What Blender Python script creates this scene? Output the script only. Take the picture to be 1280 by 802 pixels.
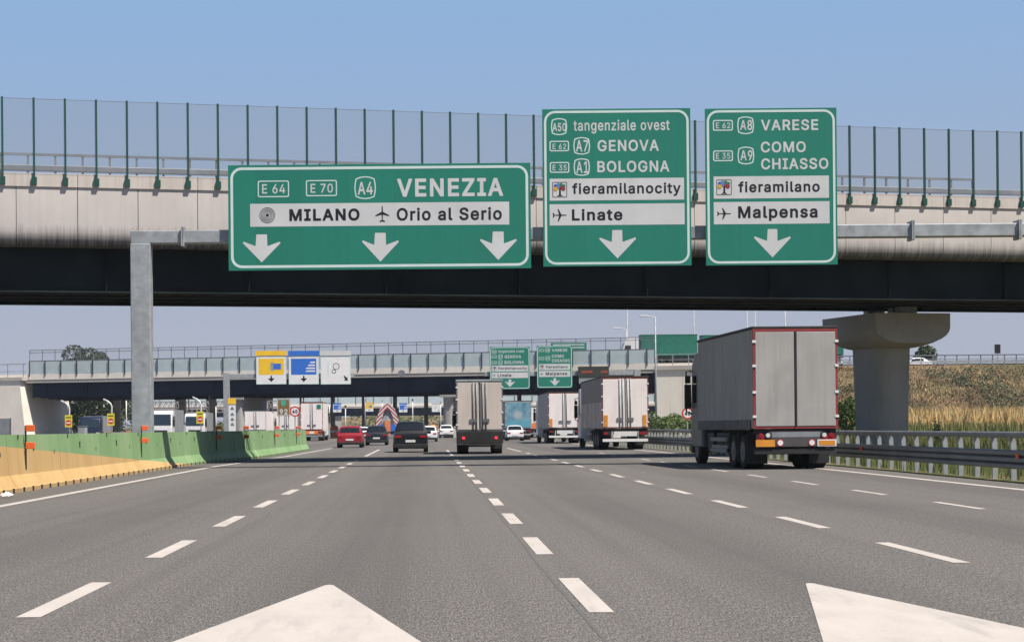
import bpy, math, random
from mathutils import Vector, Matrix
from mathutils.geometry import delaunay_2d_cdt
R = math.radians
rnd = random.Random(7)
for o in list(bpy.data.objects):
    bpy.data.objects.remove(o)
SC = bpy.context.scene
COL = SC.collection

# ------------------------------------------------------------------ camera
F, U0, V0, ROLL, EYE = 2340.0, 532.0, 534.0, R(0.5), 1.3      # focal length and axis of the photo in its own pixels
cam_d = bpy.data.cameras.new('camera')
cam = bpy.data.objects.new('camera', cam_d)
COL.objects.link(cam)
cam.location = (0, 0, EYE)
cam.rotation_euler = (Matrix.Rotation(math.pi / 2, 3, 'X') @ Matrix.Rotation(-ROLL, 3, 'Z')).to_euler()
cam_d.sensor_width = 36
cam_d.lens = F / 1280 * 36
cam_d.shift_x = (640 - U0) / 1280
cam_d.shift_y = (V0 - 401) / 1280
cam_d.clip_start = 0.5
cam_d.clip_end = 9000
SC.camera = cam

# ------------------------------------------------------------------ sky, sun, exposure
SUN = Vector((0.46, -0.37, 1.0)).normalized()                # towards the sun: behind the camera, to its right
elev = math.asin(SUN.z)
azim = math.atan2(SUN.x, SUN.y)
w = bpy.data.worlds.new('World')
SC.world = w
w.use_nodes = True
nt = w.node_tree
sky = nt.nodes.new('ShaderNodeTexSky')
sky.sky_type = 'NISHITA'
sky.sun_disc = False
sky.sun_elevation = elev
sky.sun_rotation = azim
sky.altitude = 100
sky.air_density = 1.0
sky.dust_density = 1.0
sky.ozone_density = 5.0
bg = nt.nodes['Background']
geo = nt.nodes.new('ShaderNodeNewGeometry')              # summer haze: the sky pales to a greyish lavender towards the horizon
sepz = nt.nodes.new('ShaderNodeSeparateXYZ')
nt.links.new(geo.outputs['Incoming'], sepz.inputs[0])
ab = nt.nodes.new('ShaderNodeMath'); ab.operation = 'ABSOLUTE'
nt.links.new(sepz.outputs[2], ab.inputs[0])
def zramp(a, b, lo, hi):
    hz = nt.nodes.new('ShaderNodeMapRange')
    hz.interpolation_type = 'SMOOTHSTEP'
    for k, v in ((1, a), (2, b), (3, lo), (4, hi)):
        hz.inputs[k].default_value = v
    nt.links.new(ab.outputs[0], hz.inputs[0])
    return hz.outputs[0]
low = nt.nodes.new('ShaderNodeMix'); low.data_type = 'RGBA'
nt.links.new(zramp(.02, .24, 0, 1), low.inputs[0])
low.inputs[6].default_value = (5.09, 5.54, 6.77, 1)
low.inputs[7].default_value = (3.35, 5.36, 8.48, 1)
mxs = nt.nodes.new('ShaderNodeMix'); mxs.data_type = 'RGBA'
nt.links.new(zramp(.24, .38, 1, 0), mxs.inputs[0])
nt.links.new(sky.outputs[0], mxs.inputs[6])
nt.links.new(low.outputs[2], mxs.inputs[7])
nt.links.new(mxs.outputs[2], bg.inputs[0])
bg.inputs[1].default_value = 0.058
sd = bpy.data.lights.new('sun', 'SUN')
sd.energy = 5.0
sd.angle = R(0.53)
sd.color = (1.0, 0.94, 0.86)
sun = bpy.data.objects.new('sun', sd)
COL.objects.link(sun)
sun.rotation_euler = (-SUN).to_track_quat('-Z', 'Y').to_euler()
SC.view_settings.view_transform = 'Standard'
SC.view_settings.look = 'None'
SC.view_settings.exposure = 0.5
SC.view_settings.gamma = 1.0
SC.view_settings.use_curve_mapping = False
SC.render.engine = 'CYCLES'
SC.cycles.max_bounces = 6
SC.cycles.transparent_max_bounces = 24
SC.cycles.use_denoising = True

# ------------------------------------------------------------------ helpers
def at(px, py, Y):
    """photo pixel + distance down the road -> point"""
    dx, dy = px - U0, py - V0
    c, s = math.cos(ROLL), math.sin(ROLL)
    return Vector(((dx * c - dy * s) / F * Y, Y, EYE - (dx * s + dy * c) / F * Y))

def on_ground(px, py):
    dx, dy = px - U0, py - V0
    cy = dx * math.sin(ROLL) + dy * math.cos(ROLL)
    return at(px, py, EYE * F / cy)

class MB:
    def __init__(self):
        self.v, self.f, self.m, self.cur = [], [], [], 0
    def add(self, vs, fs):
        n = len(self.v)
        self.v += [tuple(p) for p in vs]
        self.f += [tuple(i + n for i in f) for f in fs]
        self.m += [self.cur] * len(fs)
        return self
    def box(self, x0, x1, y0, y1, z0, z1):
        return self.add([(x0, y0, z0), (x1, y0, z0), (x1, y1, z0), (x0, y1, z0), (x0, y0, z1), (x1, y0, z1), (x1, y1, z1), (x0, y1, z1)],
                        [(0, 3, 2, 1), (4, 5, 6, 7), (0, 1, 5, 4), (1, 2, 6, 5), (2, 3, 7, 6), (3, 0, 4, 7)])
    def bar(self, p, q, wd, h, up=(0, 0, 1)):
        p, q = Vector(p), Vector(q)
        d = (q - p).normalized()
        u = Vector(up)
        s = d.cross(u)
        if s.length < 1e-4:
            s = d.cross(Vector((1, 0, 0)))
        s.normalize()
        u = s.cross(d)
        s, u = s * wd / 2, u * h / 2
        vs = [p - s - u, p + s - u, p + s + u, p - s + u, q - s - u, q + s - u, q + s + u, q - s + u]
        return self.add(vs, [(0, 3, 2, 1), (4, 5, 6, 7), (0, 1, 5, 4), (1, 2, 6, 5), (2, 3, 7, 6), (3, 0, 4, 7)][::1])
    def tube(self, p, q, r, n=8, r2=None):
        return self.path([p, q], r, n, r2)
    def path(self, pts, r, n=8, r2=None):
        pts = [Vector(p) for p in pts]
        r2 = r if r2 is None else r2
        rings = []
        for i, p in enumerate(pts):
            d = (pts[min(i + 1, len(pts) - 1)] - pts[max(i - 1, 0)]).normalized()
            a = d.cross(Vector((0, 0, 1)))
            if a.length < 1e-3:
                a = Vector((1, 0, 0))
            a.normalize()
            b = a.cross(d)
            rr = r + (r2 - r) * i / max(1, len(pts) - 1)
            rings.append([p + a * rr * math.cos(2 * math.pi * k / n) + b * rr * math.sin(2 * math.pi * k / n) for k in range(n)])
        vs = [p for rg in rings for p in rg]
        fs = []
        for i in range(len(pts) - 1):
            for k in range(n):
                fs.append((i * n + k, i * n + (k + 1) % n, (i + 1) * n + (k + 1) % n, (i + 1) * n + k))
        fs.append(tuple(range(n))[::-1])
        fs.append(tuple(range((len(pts) - 1) * n, len(pts) * n)))
        return self.add(vs, fs)
    def poly(self, pts):
        return self.add(pts, [tuple(range(len(pts)))])
    def prism(self, pts, vec):
        vec = Vector(vec)
        n = len(pts)
        a = [Vector(p) for p in pts]
        vs = a + [p + vec for p in a]
        fs = [tuple(range(n)), tuple(range(2 * n - 1, n - 1, -1))]
        fs += [(i, i + n, (i + 1) % n + n, (i + 1) % n) for i in range(n)]
        return self.add(vs, fs)
    def loft(self, loops, closed=True, caps=True):
        n = len(loops[0])
        vs = [p for l in loops for p in l]
        fs = []
        for i in range(len(loops) - 1):
            for k in range(n if closed else n - 1):
                fs.append((i * n + k, i * n + (k + 1) % n, (i + 1) * n + (k + 1) % n, (i + 1) * n + k))
        if caps:
            fs.append(tuple(range(n))[::-1])
            fs.append(tuple(range((len(loops) - 1) * n, len(loops) * n)))
        return self.add(vs, fs)
    def build(self, name, mats, parent=None, smooth=False, bevel=0.0, seg=2):
        me = bpy.data.meshes.new(name)
        me.from_pydata(self.v, [], self.f)
        if not isinstance(mats, (list, tuple)):
            mats = [mats]
        for m in mats:
            me.materials.append(m)
        if len(mats) > 1:
            me.polygons.foreach_set('material_index', self.m)
        if smooth:
            me.polygons.foreach_set('use_smooth', [True] * len(me.polygons))
        me.update()
        o = bpy.data.objects.new(name, me)
        COL.objects.link(o)
        if parent:
            o.parent = parent
        if bevel:
            b = o.modifiers.new('bevel', 'BEVEL')
            b.width, b.segments, b.limit_method, b.angle_limit = bevel, seg, 'ANGLE', R(40)
        if smooth and smooth != 'all':
            me.set_sharp_from_angle(angle=R(38))
        return o

def tag(o, label, cat, group=None):
    o['label'], o['category'] = label, cat
    if group:
        o['group'] = group
    return o

def thing(name, label, cat, loc=(0, 0, 0), rz=0.0, group=None):
    o = bpy.data.objects.new(name, None)
    o.empty_display_size = 0.3
    COL.objects.link(o)
    o.location = loc
    o.rotation_euler = (0, 0, rz)
    return tag(o, label, cat, group)

def struct(o, kind='structure'):
    o['kind'] = kind
    return o

def copy_tree(o, parent=None):
    kids = list(o.children)
    c = o.copy()
    COL.objects.link(c)
    c.parent = parent
    for k in kids:
        copy_tree(k, c)
    return c

# ------------------------------------------------------------------ materials
def srgb(r, g, b):
    def f(c):
        c /= 255
        return c / 12.92 if c < .04045 else ((c + .055) / 1.055) ** 2.4
    return (f(r), f(g), f(b))

class NT:
    def __init__(self, name):
        self.mat = bpy.data.materials.new(name)
        self.mat.use_nodes = True
        self.t = self.mat.node_tree
        self.n = self.t.nodes
        self.b = self.n['Principled BSDF']
        self.out = self.n['Material Output']
    def node(self, kind, **kw):
        x = self.n.new(kind)
        for k, v in kw.items():
            if k.startswith('in_'):
                key = k[3:]
                x.inputs[int(key) if key.isdigit() else key.replace('_', ' ')].default_value = v
            else:
                setattr(x, k, v)
        return x
    def link(self, a, b):
        self.t.links.new(a, b)
    def coord(self, scale=(1, 1, 1), world=False):
        if world:
            c = self.node('ShaderNodeNewGeometry').outputs['Position']
        else:
            c = self.node('ShaderNodeTexCoord').outputs['Object']
        m = self.node('ShaderNodeMapping')
        m.inputs['Scale'].default_value = scale
        self.link(c, m.inputs[0])
        return m.outputs[0]
    def noise(self, co, scale, detail=3, rough=.55):
        x = self.node('ShaderNodeTexNoise')
        x.inputs['Scale'].default_value = scale
        x.inputs['Detail'].default_value = detail
        x.inputs['Roughness'].default_value = rough
        self.link(co, x.inputs['Vector'])
        return x.outputs['Fac']
    def ramp(self, fac, lo, hi, a=0.0, b=1.0):
        x = self.node('ShaderNodeMapRange')
        x.inputs['From Min'].default_value = lo
        x.inputs['From Max'].default_value = hi
        x.inputs['To Min'].default_value = a
        x.inputs['To Max'].default_value = b
        self.link(fac, x.inputs['Value'])
        return x.outputs[0]
    def mix(self, fac, a, b, blend='MIX'):
        x = self.node('ShaderNodeMix', data_type='RGBA', blend_type=blend)
        for s, val in ((x.inputs[0], fac), (x.inputs[6], a), (x.inputs[7], b)):
            if isinstance(val, (int, float)):
                s.default_value = val
            elif isinstance(val, tuple):
                s.default_value = (*val[:3], 1)
            else:
                self.link(val, s)
        return x.outputs[2]
    def math(self, op, a, b=0.0):
        x = self.node('ShaderNodeMath', operation=op)
        for s, val in ((x.inputs[0], a), (x.inputs[1], b)):
            if isinstance(val, (int, float)):
                s.default_value = val
            else:
                self.link(val, s)
        return x.outputs[0]
    def sep(self, co):
        x = self.node('ShaderNodeSeparateXYZ')
        self.link(co, x.inputs[0])
        return x.outputs
    def bump(self, h, strength=.3, dist=.02):
        x = self.node('ShaderNodeBump')
        x.inputs['Strength'].default_value = strength
        x.inputs['Distance'].default_value = dist
        self.link(h, x.inputs['Height'])
        self.link(x.outputs[0], self.b.inputs['Normal'])
    def base(self, c):
        if isinstance(c, tuple):
            self.b.inputs['Base Color'].default_value = (*c, 1)
        else:
            self.link(c, self.b.inputs['Base Color'])
    def set(self, rough=.6, metal=0.0, spec=.5):
        self.b.inputs['Roughness'].default_value = rough
        self.b.inputs['Metallic'].default_value = metal
        self.b.inputs['Specular IOR Level'].default_value = spec
        return self.mat

def pm(name, col, rough=.6, metal=0.0, var=.12, scale=2.0, bump=0.0, bscale=40, streak=0.0, dirt=None, spec=.4):
    """painted / plain surface with cloudy wear; streak = vertical run marks; dirt = (colour, amount)"""
    t = NT(name)
    co = t.coord()
    n = t.noise(co, scale, 5)
    f = t.ramp(n, .3, .7)
    lo = tuple(c * (1 - var) for c in col)
    hi = tuple(min(1, c * (1 + var)) for c in col)
    c = t.mix(f, lo, hi)
    if streak:
        co2 = t.coord((6, 6, .35))
        s = t.ramp(t.noise(co2, 1.6, 4), .45, .75, 0, streak)
        c = t.mix(s, c, tuple(x * .45 for x in col))
    if dirt:
        d = t.ramp(t.noise(t.coord((1, 1, .6)), 1.3, 6), .48, .72, 0, dirt[1])
        c = t.mix(d, c, dirt[0])
    t.base(c)
    if bump:
        t.bump(t.noise(co, bscale, 3), bump)
    return t.set(rough, metal, spec)

M = {}
def mk():
    G = srgb
    M['white_paint'] = pm('white_paint', (.72, .71, .70), .4, var=.06)
    M['sign_white'] = pm('sign_white', (.56, .56, .56), .5, var=.07, scale=.8, dirt=((.40, .39, .38), .35))
    M['sign_green'] = pm('sign_green', (.011, .185, .125), .45, var=.12, scale=.45, streak=.12, dirt=((.02, .14, .10), .45))
    t = NT('sign_green_sheets')
    sx, sy, sz = t.sep(t.coord())
    sheet = t.node('ShaderNodeTexWhiteNoise', noise_dimensions='1D')
    t.link(t.math('FLOOR', t.math('DIVIDE', t.math('ADD', sx, 10.02), 1.5)), sheet.inputs['W'])
    c = t.mix(sheet.outputs['Value'], (.0105, .172, .117), (.0118, .190, .130))
    c = t.mix(t.ramp(t.noise(t.coord((5, 5, .3)), 1.4, 4), .5, .8, 0, .35), c, (.016, .135, .098))
    c = t.mix(t.ramp(t.noise(t.coord(), .5, 5), .5, .75, 0, .35), c, (.022, .15, .112))
    seam = t.math('LESS_THAN', t.math('FRACT', t.math('DIVIDE', t.math('ADD', sx, 10.02), 1.5)), .006)
    c = t.mix(t.math('MULTIPLY', seam, .55), c, (.008, .09, .06))
    t.base(c); t.bump(t.noise(t.coord(), 1.2, 2), .08, .03); M['sign_green'] = t.set(.42)
    M['sign_line'] = pm('sign_line', (.56, .66, .63), .5, var=.05)
    M['black'] = pm('black', (.010, .010, .012), .5, var=.1)
    M['galv'] = pm('galvanised', (.33, .345, .355), .55, .25, var=.25, scale=3.0, dirt=((.25, .26, .26), .5))
    M['galv_dark'] = pm('galvanised_dull', (.19, .205, .22), .5, .35, var=.2, scale=1.2, dirt=((.12, .12, .12), .5))
    M['fence_green'] = pm('fence_green', (.010, .060, .044), .5, var=.1)
    M['steel_dark'] = pm('girder_steel', (.022, .028, .029), .9, var=.3, scale=.4, spec=.02)
    M['steel_blue'] = pm('girder_blue', (.016, .028, .055), .85, var=.2, scale=.3, spec=.04)
    M['rust'] = pm('weathered_edge', (.06, .045, .036), .85, var=.3, spec=.2)
    M['conc_lit'] = pm('abutment_concrete', (.80, .73, .64), .85, var=.08, scale=.35, bump=.1, streak=.18)
    M['conc_pier'] = pm('pier_concrete', (.37, .355, .34), .85, var=.10, scale=.5, bump=.12, streak=.2)
    M['conc_slab'] = pm('deck_concrete', (.46, .42, .38), .85, var=.1, scale=.5, streak=.15)
    M['rubber'] = pm('tyre_rubber', (.014, .014, .014), .85, var=.2, scale=6)
    M['rim'] = pm('wheel_rim', (.10, .10, .10), .5, .5, var=.3)
    M['chassis'] = pm('chassis_black', (.018, .018, .019), .65, var=.3, scale=2, dirt=((.06, .055, .05), .5))
    M['skirt'] = pm('curtain_skirt', (.10, .10, .098), .6, var=.3, scale=4, dirt=((.05, .05, .048), .6))
    M['cab_dark'] = pm('cab_dark', (.10, .105, .11), .4, var=.15)
    M['grey_metal'] = pm('grey_metal', (.28, .29, .30), .45, .4, var=.2)
    M['red_frame'] = pm('red_paint', (.25, .034, .036), .6, var=.15, dirt=((.15, .06, .055), .7))
    M['maroon'] = pm('maroon_frame', (.16, .045, .038), .6, var=.2)
    M['red_plain'] = pm('red_plain', (.55, .03, .03), .45, var=.1)
    M['orange'] = pm('orange_reflector', (.75, .13, .03), .5, var=.1)
    M['orange_soft'] = pm('orange_plastic', (.72, .20, .05), .5, var=.15)
    M['yellow'] = pm('yellow_panel', (.80, .48, .02), .5, var=.08)
    M['lemon'] = pm('lemon_panel', (.62, .53, .03), .5, var=.08)
    M['blue'] = pm('blue_panel', (.025, .14, .52), .5, var=.08)
    M['navy'] = pm('navy_paint', (.012, .02, .05), .4, var=.2)
    M['amber'] = pm('amber_marker', (.65, .26, .03), .45, var=.15)
    M['plate'] = pm('number_plate', (.66, .66, .64), .5, var=.05)
    M['brown'] = pm('brown_sign', (.20, .12, .04), .5, var=.1)
    M['green_tarp'] = pm('green_tarpaulin', (.012, .13, .09), .5, var=.15, streak=.2)
    M['booth'] = pm('booth_panel', (.33, .34, .34), .6, var=.2)
    M['bark'] = pm('bark', (.085, .065, .045), .9, var=.3, scale=6, bump=.4)
    t = NT('tinted_glass'); t.base((.012, .016, .020)); M['glass'] = t.set(.08, 0, .6)
    t = NT('windscreen'); t.base((.02, .035, .05)); M['screen'] = t.set(.12, 0, .6)
    t = NT('red_lens'); t.base((.30, .012, .015)); M['lens'] = t.set(.25)
    t = NT('lit_red_lens'); t.base((.45, .01, .02)); t.b.inputs['Emission Color'].default_value = (1, .04, .05, 1)
    t.b.inputs['Emission Strength'].default_value = .9; M['lens_lit'] = t.set(.3)
    t = NT('clear_lens'); t.base((.6, .6, .6)); M['clear'] = t.set(.15)
    for nm, c in (('car_red', (.27, .008, .018)), ('car_dark', (.006, .010, .018)), ('car_black', (.004, .005, .007)), ('car_white', (.70, .69, .69)), ('car_grey', (.20, .21, .22))):
        t = NT(nm); t.base(t.mix(t.ramp(t.noise(t.coord(), 2, 4), .35, .7), c, tuple(x * .8 + .001 for x in c)))
        t.b.inputs['Coat Weight'].default_value = .12; t.b.inputs['Specular IOR Level'].default_value = .25; t.b.inputs['Coat Roughness'].default_value = .08
        M[nm] = t.set(.35)
    # near-transparent safety mesh
    t = NT('fine_mesh')
    tr = t.node('ShaderNodeBsdfTransparent'); mx = t.node('ShaderNodeMixShader')
    mx.inputs[0].default_value = .17
    t.link(tr.outputs[0], mx.inputs[1]); t.base((.22, .24, .27)); t.set(.8)
    t.link(t.b.outputs[0], mx.inputs[2]); t.link(mx.outputs[0], t.out.inputs[0]); M['mesh'] = t.mat
    t = NT('thin_mesh')
    tr = t.node('ShaderNodeBsdfTransparent'); mx = t.node('ShaderNodeMixShader')
    mx.inputs[0].default_value = .06
    t.link(tr.outputs[0], mx.inputs[1]); t.base((.22, .24, .27)); t.set(.8)
    t.link(t.b.outputs[0], mx.inputs[2]); t.link(mx.outputs[0], t.out.inputs[0]); M['mesh_thin'] = t.mat
    # tinted screen panels on the far bridges
    t = NT('tinted_panel')
    tr = t.node('ShaderNodeBsdfTransparent'); mx = t.node('ShaderNodeMixShader')
    tr.inputs[0].default_value = (.75, .85, .85, 1)
    mx.inputs[0].default_value = .75
    t.link(tr.outputs[0], mx.inputs[1]); t.base(t.mix(t.ramp(t.noise(t.coord(), .8, 3), .3, .7), (.52, .60, .62), (.62, .69, .70))); t.set(.35)
    t.link(t.b.outputs[0], mx.inputs[2]); t.link(mx.outputs[0], t.out.inputs[0]); M['panel'] = t.mat
    # asphalt: aggregate speckle, wheel tracks, long streaks, patches
    t = NT('asphalt')
    co = t.coord()
    px_, py_, pz_ = t.sep(co)
    fine = t.math('ADD', t.math('MULTIPLY', t.noise(t.coord((1, .3, 1)), 95, 1, .6), .6), t.math('MULTIPLY', t.noise(t.coord((1.3, .22, 1)), 42, 2, .7), .4))
    mid = t.noise(t.coord((1, .3, 1)), 16, 3, .6)
    big = t.noise(co, .16, 4)
    streaks = t.noise(t.coord((2.6, .025, 1)), 1.0, 4)
    sp = t.ramp(fine, .42, .60)
    c = t.mix(sp, (.040, .0375, .0345), (.240, .222, .204))
    c = t.mix(t.ramp(mid, .45, .62, 0, .30), c, (.085, .078, .071))
    # oil-darkened middle of every lane, polished wheel paths, long streaks
    lane = t.math('COSINE', t.math('MULTIPLY', t.math('SUBTRACT', px_, 3.15), 2 * math.pi / 3.85))
    wob = t.math('ADD', lane, t.math('MULTIPLY', t.math('SUBTRACT', t.noise(t.coord((.8, .05, 1)), 1.0, 3), .5), 1.6))
    c = t.mix(t.ramp(wob, .15, 1.1, 0, .36), c, (.070, .066, .062))
    c = t.mix(t.ramp(wob, -.2, -1.1, 0, .14), c, (.165, .152, .138))
    c = t.mix(t.ramp(streaks, .48, .70, 0, .35), c, (.078, .072, .066))
    c = t.mix(t.ramp(big, .50, .72, 0, .28), c, (.150, .138, .125))
    t.base(c); t.bump(fine, .10, .006); M['asphalt'] = t.set(.92, 0, .25)
    t = NT('tar'); t.base((.105, .098, .090)); M['tar'] = t.set(.8)
    # worn white road paint
    t = NT('road_paint')
    co = t.coord()
    wear = t.ramp(t.noise(co, 38, 3, .75), .60, .70, 0, .75)
    scuff = t.ramp(t.noise(t.coord((3.2, .35, 1)), 1.5, 5, .6), .55, .75, 0, .45)
    dust = t.ramp(t.noise(t.coord((1.2, .4, 1)), 2.2, 5), .40, .70, 0, .5)
    edge = t.ramp(t.noise(co, 9, 4, .7), .60, .68, 0, .6)
    c = t.mix(dust, (.475, .430, .392), (.36, .325, .295))
    c = t.mix(scuff, c, (.24, .22, .20))
    c = t.mix(t.math('MULTIPLY', edge, wear), c, (.12, .11, .10))
    c = t.mix(wear, c, (.26, .24, .22))
    t.base(c); t.bump(t.noise(co, 50, 2), .2, .005); M['paint'] = t.set(.85, 0, .3)
    # fascia concrete: vertical run marks, grime along the drip edge
    t = NT('fascia_concrete')
    co = t.coord()
    z = t.sep(co)[2]
    cl = t.noise(co, .6, 5)
    st = t.noise(t.coord((5.0, 1, .12)), 1.2, 5, .65)
    c = t.mix(t.ramp(cl, .3, .7), (.50, .455, .425), (.58, .53, .495))
    c = t.mix(t.ramp(st, .45, .80, 0, .24), c, (.34, .30, .275))
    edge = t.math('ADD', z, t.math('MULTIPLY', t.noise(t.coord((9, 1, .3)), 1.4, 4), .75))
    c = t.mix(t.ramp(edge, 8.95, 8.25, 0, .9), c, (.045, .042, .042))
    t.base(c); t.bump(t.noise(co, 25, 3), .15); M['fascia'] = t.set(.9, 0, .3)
    # barrier: green paint, a wedge of yellow paint across its lower part, grime
    t = NT('barrier_paint')
    p = t.sep(t.coord(world=True))
    lim = t.math('SUBTRACT', 1.02, t.math('MULTIPLY', t.math('SUBTRACT', p[1], 38.0), .0325))
    isy = t.math('LESS_THAN', p[2], lim)
    cw = t.coord((1, 1, .3), world=True)
    g = t.mix(t.ramp(t.noise(t.coord((.5, .5, .3), world=True), .9, 4), .35, .65), (.165, .29, .115), (.235, .345, .165))
    y = t.mix(t.ramp(t.noise(cw, .6, 4), .3, .7), (.47, .295, .115), (.56, .365, .150))
    c = t.mix(isy, g, y)
    c = t.mix(t.ramp(t.noise(t.coord((7, 7, .5), world=True), 1.1, 4), .56, .80, 0, .45), c, (.06, .09, .05))
    c = t.mix(t.ramp(t.math('ADD', p[2], t.math('MULTIPLY', t.noise(cw, 3, 4), .25)), .30, .10, 0, .35), c, (.20, .16, .10))
    t.base(c); t.bump(t.noise(t.coord(world=True), 30, 3), .15); M['barrier'] = t.set(.75)
    # curtain side of the grey lorry
    t = NT('grey_curtain')
    co = t.coord()
    fold = t.noise(t.coord((1, 2.2, .15)), 1.6, 4)
    c = t.mix(t.ramp(fold, .35, .7), (.22, .22, .216), (.31, .305, .295))
    c = t.mix(t.ramp(t.noise(co, .9, 5), .5, .75, 0, .5), c, (.17, .16, .145))
    t.base(c); t.bump(fold, .5, .06); M['curtain'] = t.set(.55)
    M['grey_door'] = pm('grey_door', (.36, .345, .325), .5, var=.10, scale=.7, streak=.22, dirt=((.25, .235, .215), .5))
    M['beige_door'] = pm('beige_door', (.60, .53, .485), .5, var=.06, scale=.7, streak=.15, dirt=((.45, .40, .36), .4))
    M['white_door'] = pm('white_door', (.82, .75, .72), .45, var=.05, scale=.8, streak=.08, dirt=((.55, .50, .47), .35))
    M['silver_side'] = pm('silver_side', (.27, .28, .29), .45, .1, var=.2, scale=.8)
    # printed sides / rear picture
    t = NT('printed_side')
    co = t.coord()
    z = t.sep(co)[2]
    pic = t.mix(t.ramp(t.noise(t.coord((1, .5, 1)), 1.3, 4), .4, .62), (.30, .32, .34), (.34, .15, .05))
    pic = t.mix(t.ramp(t.noise(co, .9, 3), .5, .6), pic, (.09, .14, .20))
    t.base(t.mix(t.ramp(z, 2.62, 2.56), (.022, .028, .045), pic)); M['print'] = t.set(.4)
    t = NT('blue_picture')
    co = t.coord()
    sx, sy, sz = t.sep(co)
    c = t.mix(t.ramp(t.noise(co, 1.3, 4), .35, .65), (.08, .19, .28), (.20, .36, .42))
    c = t.mix(t.ramp(sz, 2.2, 1.6), c, (.10, .33, .42))
    blob = t.ramp(t.math('SQRT', t.math('ADD', t.math('POWER', t.math('ADD', sx, .05), 2), t.math('POWER', t.math('SUBTRACT', sz, 2.45), 2))), .55, .25)
    c = t.mix(blob, c, (.36, .40, .42)); t.base(c); M['picture'] = t.set(.4)
    # red and white diagonal stripes
    t = NT('red_white_stripes')
    p = t.sep(t.coord())
    s = t.math('FRACT', t.math('MULTIPLY', t.math('ADD', t.math('ABSOLUTE', p[0]), p[2]), 1.6))
    t.base(t.mix(t.math('LESS_THAN', s, .5), (.62, .60, .58), (.38, .04, .05))); M['stripes'] = t.set(.5)
    # ground cover
    t = NT('dry_ground')
    co = t.coord()
    c = t.mix(t.ramp(t.noise(co, .35, 5), .38, .62), (.17, .12, .07), (.23, .165, .095))
    c = t.mix(t.ramp(t.noise(co, .12, 4), .48, .62, 0, .8), c, (.075, .085, .035))
    c = t.mix(t.ramp(t.noise(co, 2.5, 4), .5, .75, 0, .5), c, (.10, .065, .04))
    t.base(c); t.bump(t.noise(co, 3, 4), .8, .2); M['dry'] = t.set(.95, 0, .1)
    t = NT('verge_soil')
    co = t.coord()
    c = t.mix(t.ramp(t.noise(co, .8, 5), .4, .62), (.07, .085, .03), (.17, .13, .07))
    t.base(c); t.bump(t.noise(co, 8, 4), .8, .05); M['verge'] = t.set(.95, 0, .1)
    def leafmat(nm, a, b, sc=.6):
        t = NT(nm)
        c = t.mix(t.ramp(t.noise(t.coord(), sc, 3), .35, .65), a, b)
        t.base(c)
        t.b.inputs['Transmission Weight'].default_value = 0
        return t.set(.7, 0, .2)
    M['leaf_dark'] = leafmat('leaf_dark', (.035, .055, .022), (.065, .085, .035))
    M['leaf_mid'] = leafmat('leaf_mid', (.045, .085, .022), (.10, .135, .04), 1.2)
    M['leaf_light'] = leafmat('leaf_light', (.09, .15, .04), (.15, .20, .06), 2)
    M['leaf_dry'] = leafmat('leaf_dry', (.12, .10, .055), (.19, .14, .07))
    M['reed'] = leafmat('reed_straw', (.46, .31, .13), (.62, .46, .22), 1.5)
    M['reed_green'] = leafmat('reed_green', (.085, .11, .035), (.18, .175, .07), 1.5)
    M['grass_green'] = leafmat('grass_green', (.075, .115, .035), (.155, .165, .065), 1.0)
    M['brush'] = leafmat('dry_brush', (.185, .13, .075), (.29, .205, .125), .5)
    M['brush_green'] = leafmat('brush_green', (.095, .11, .06), (.155, .16, .095), .5)
mk()

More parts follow.
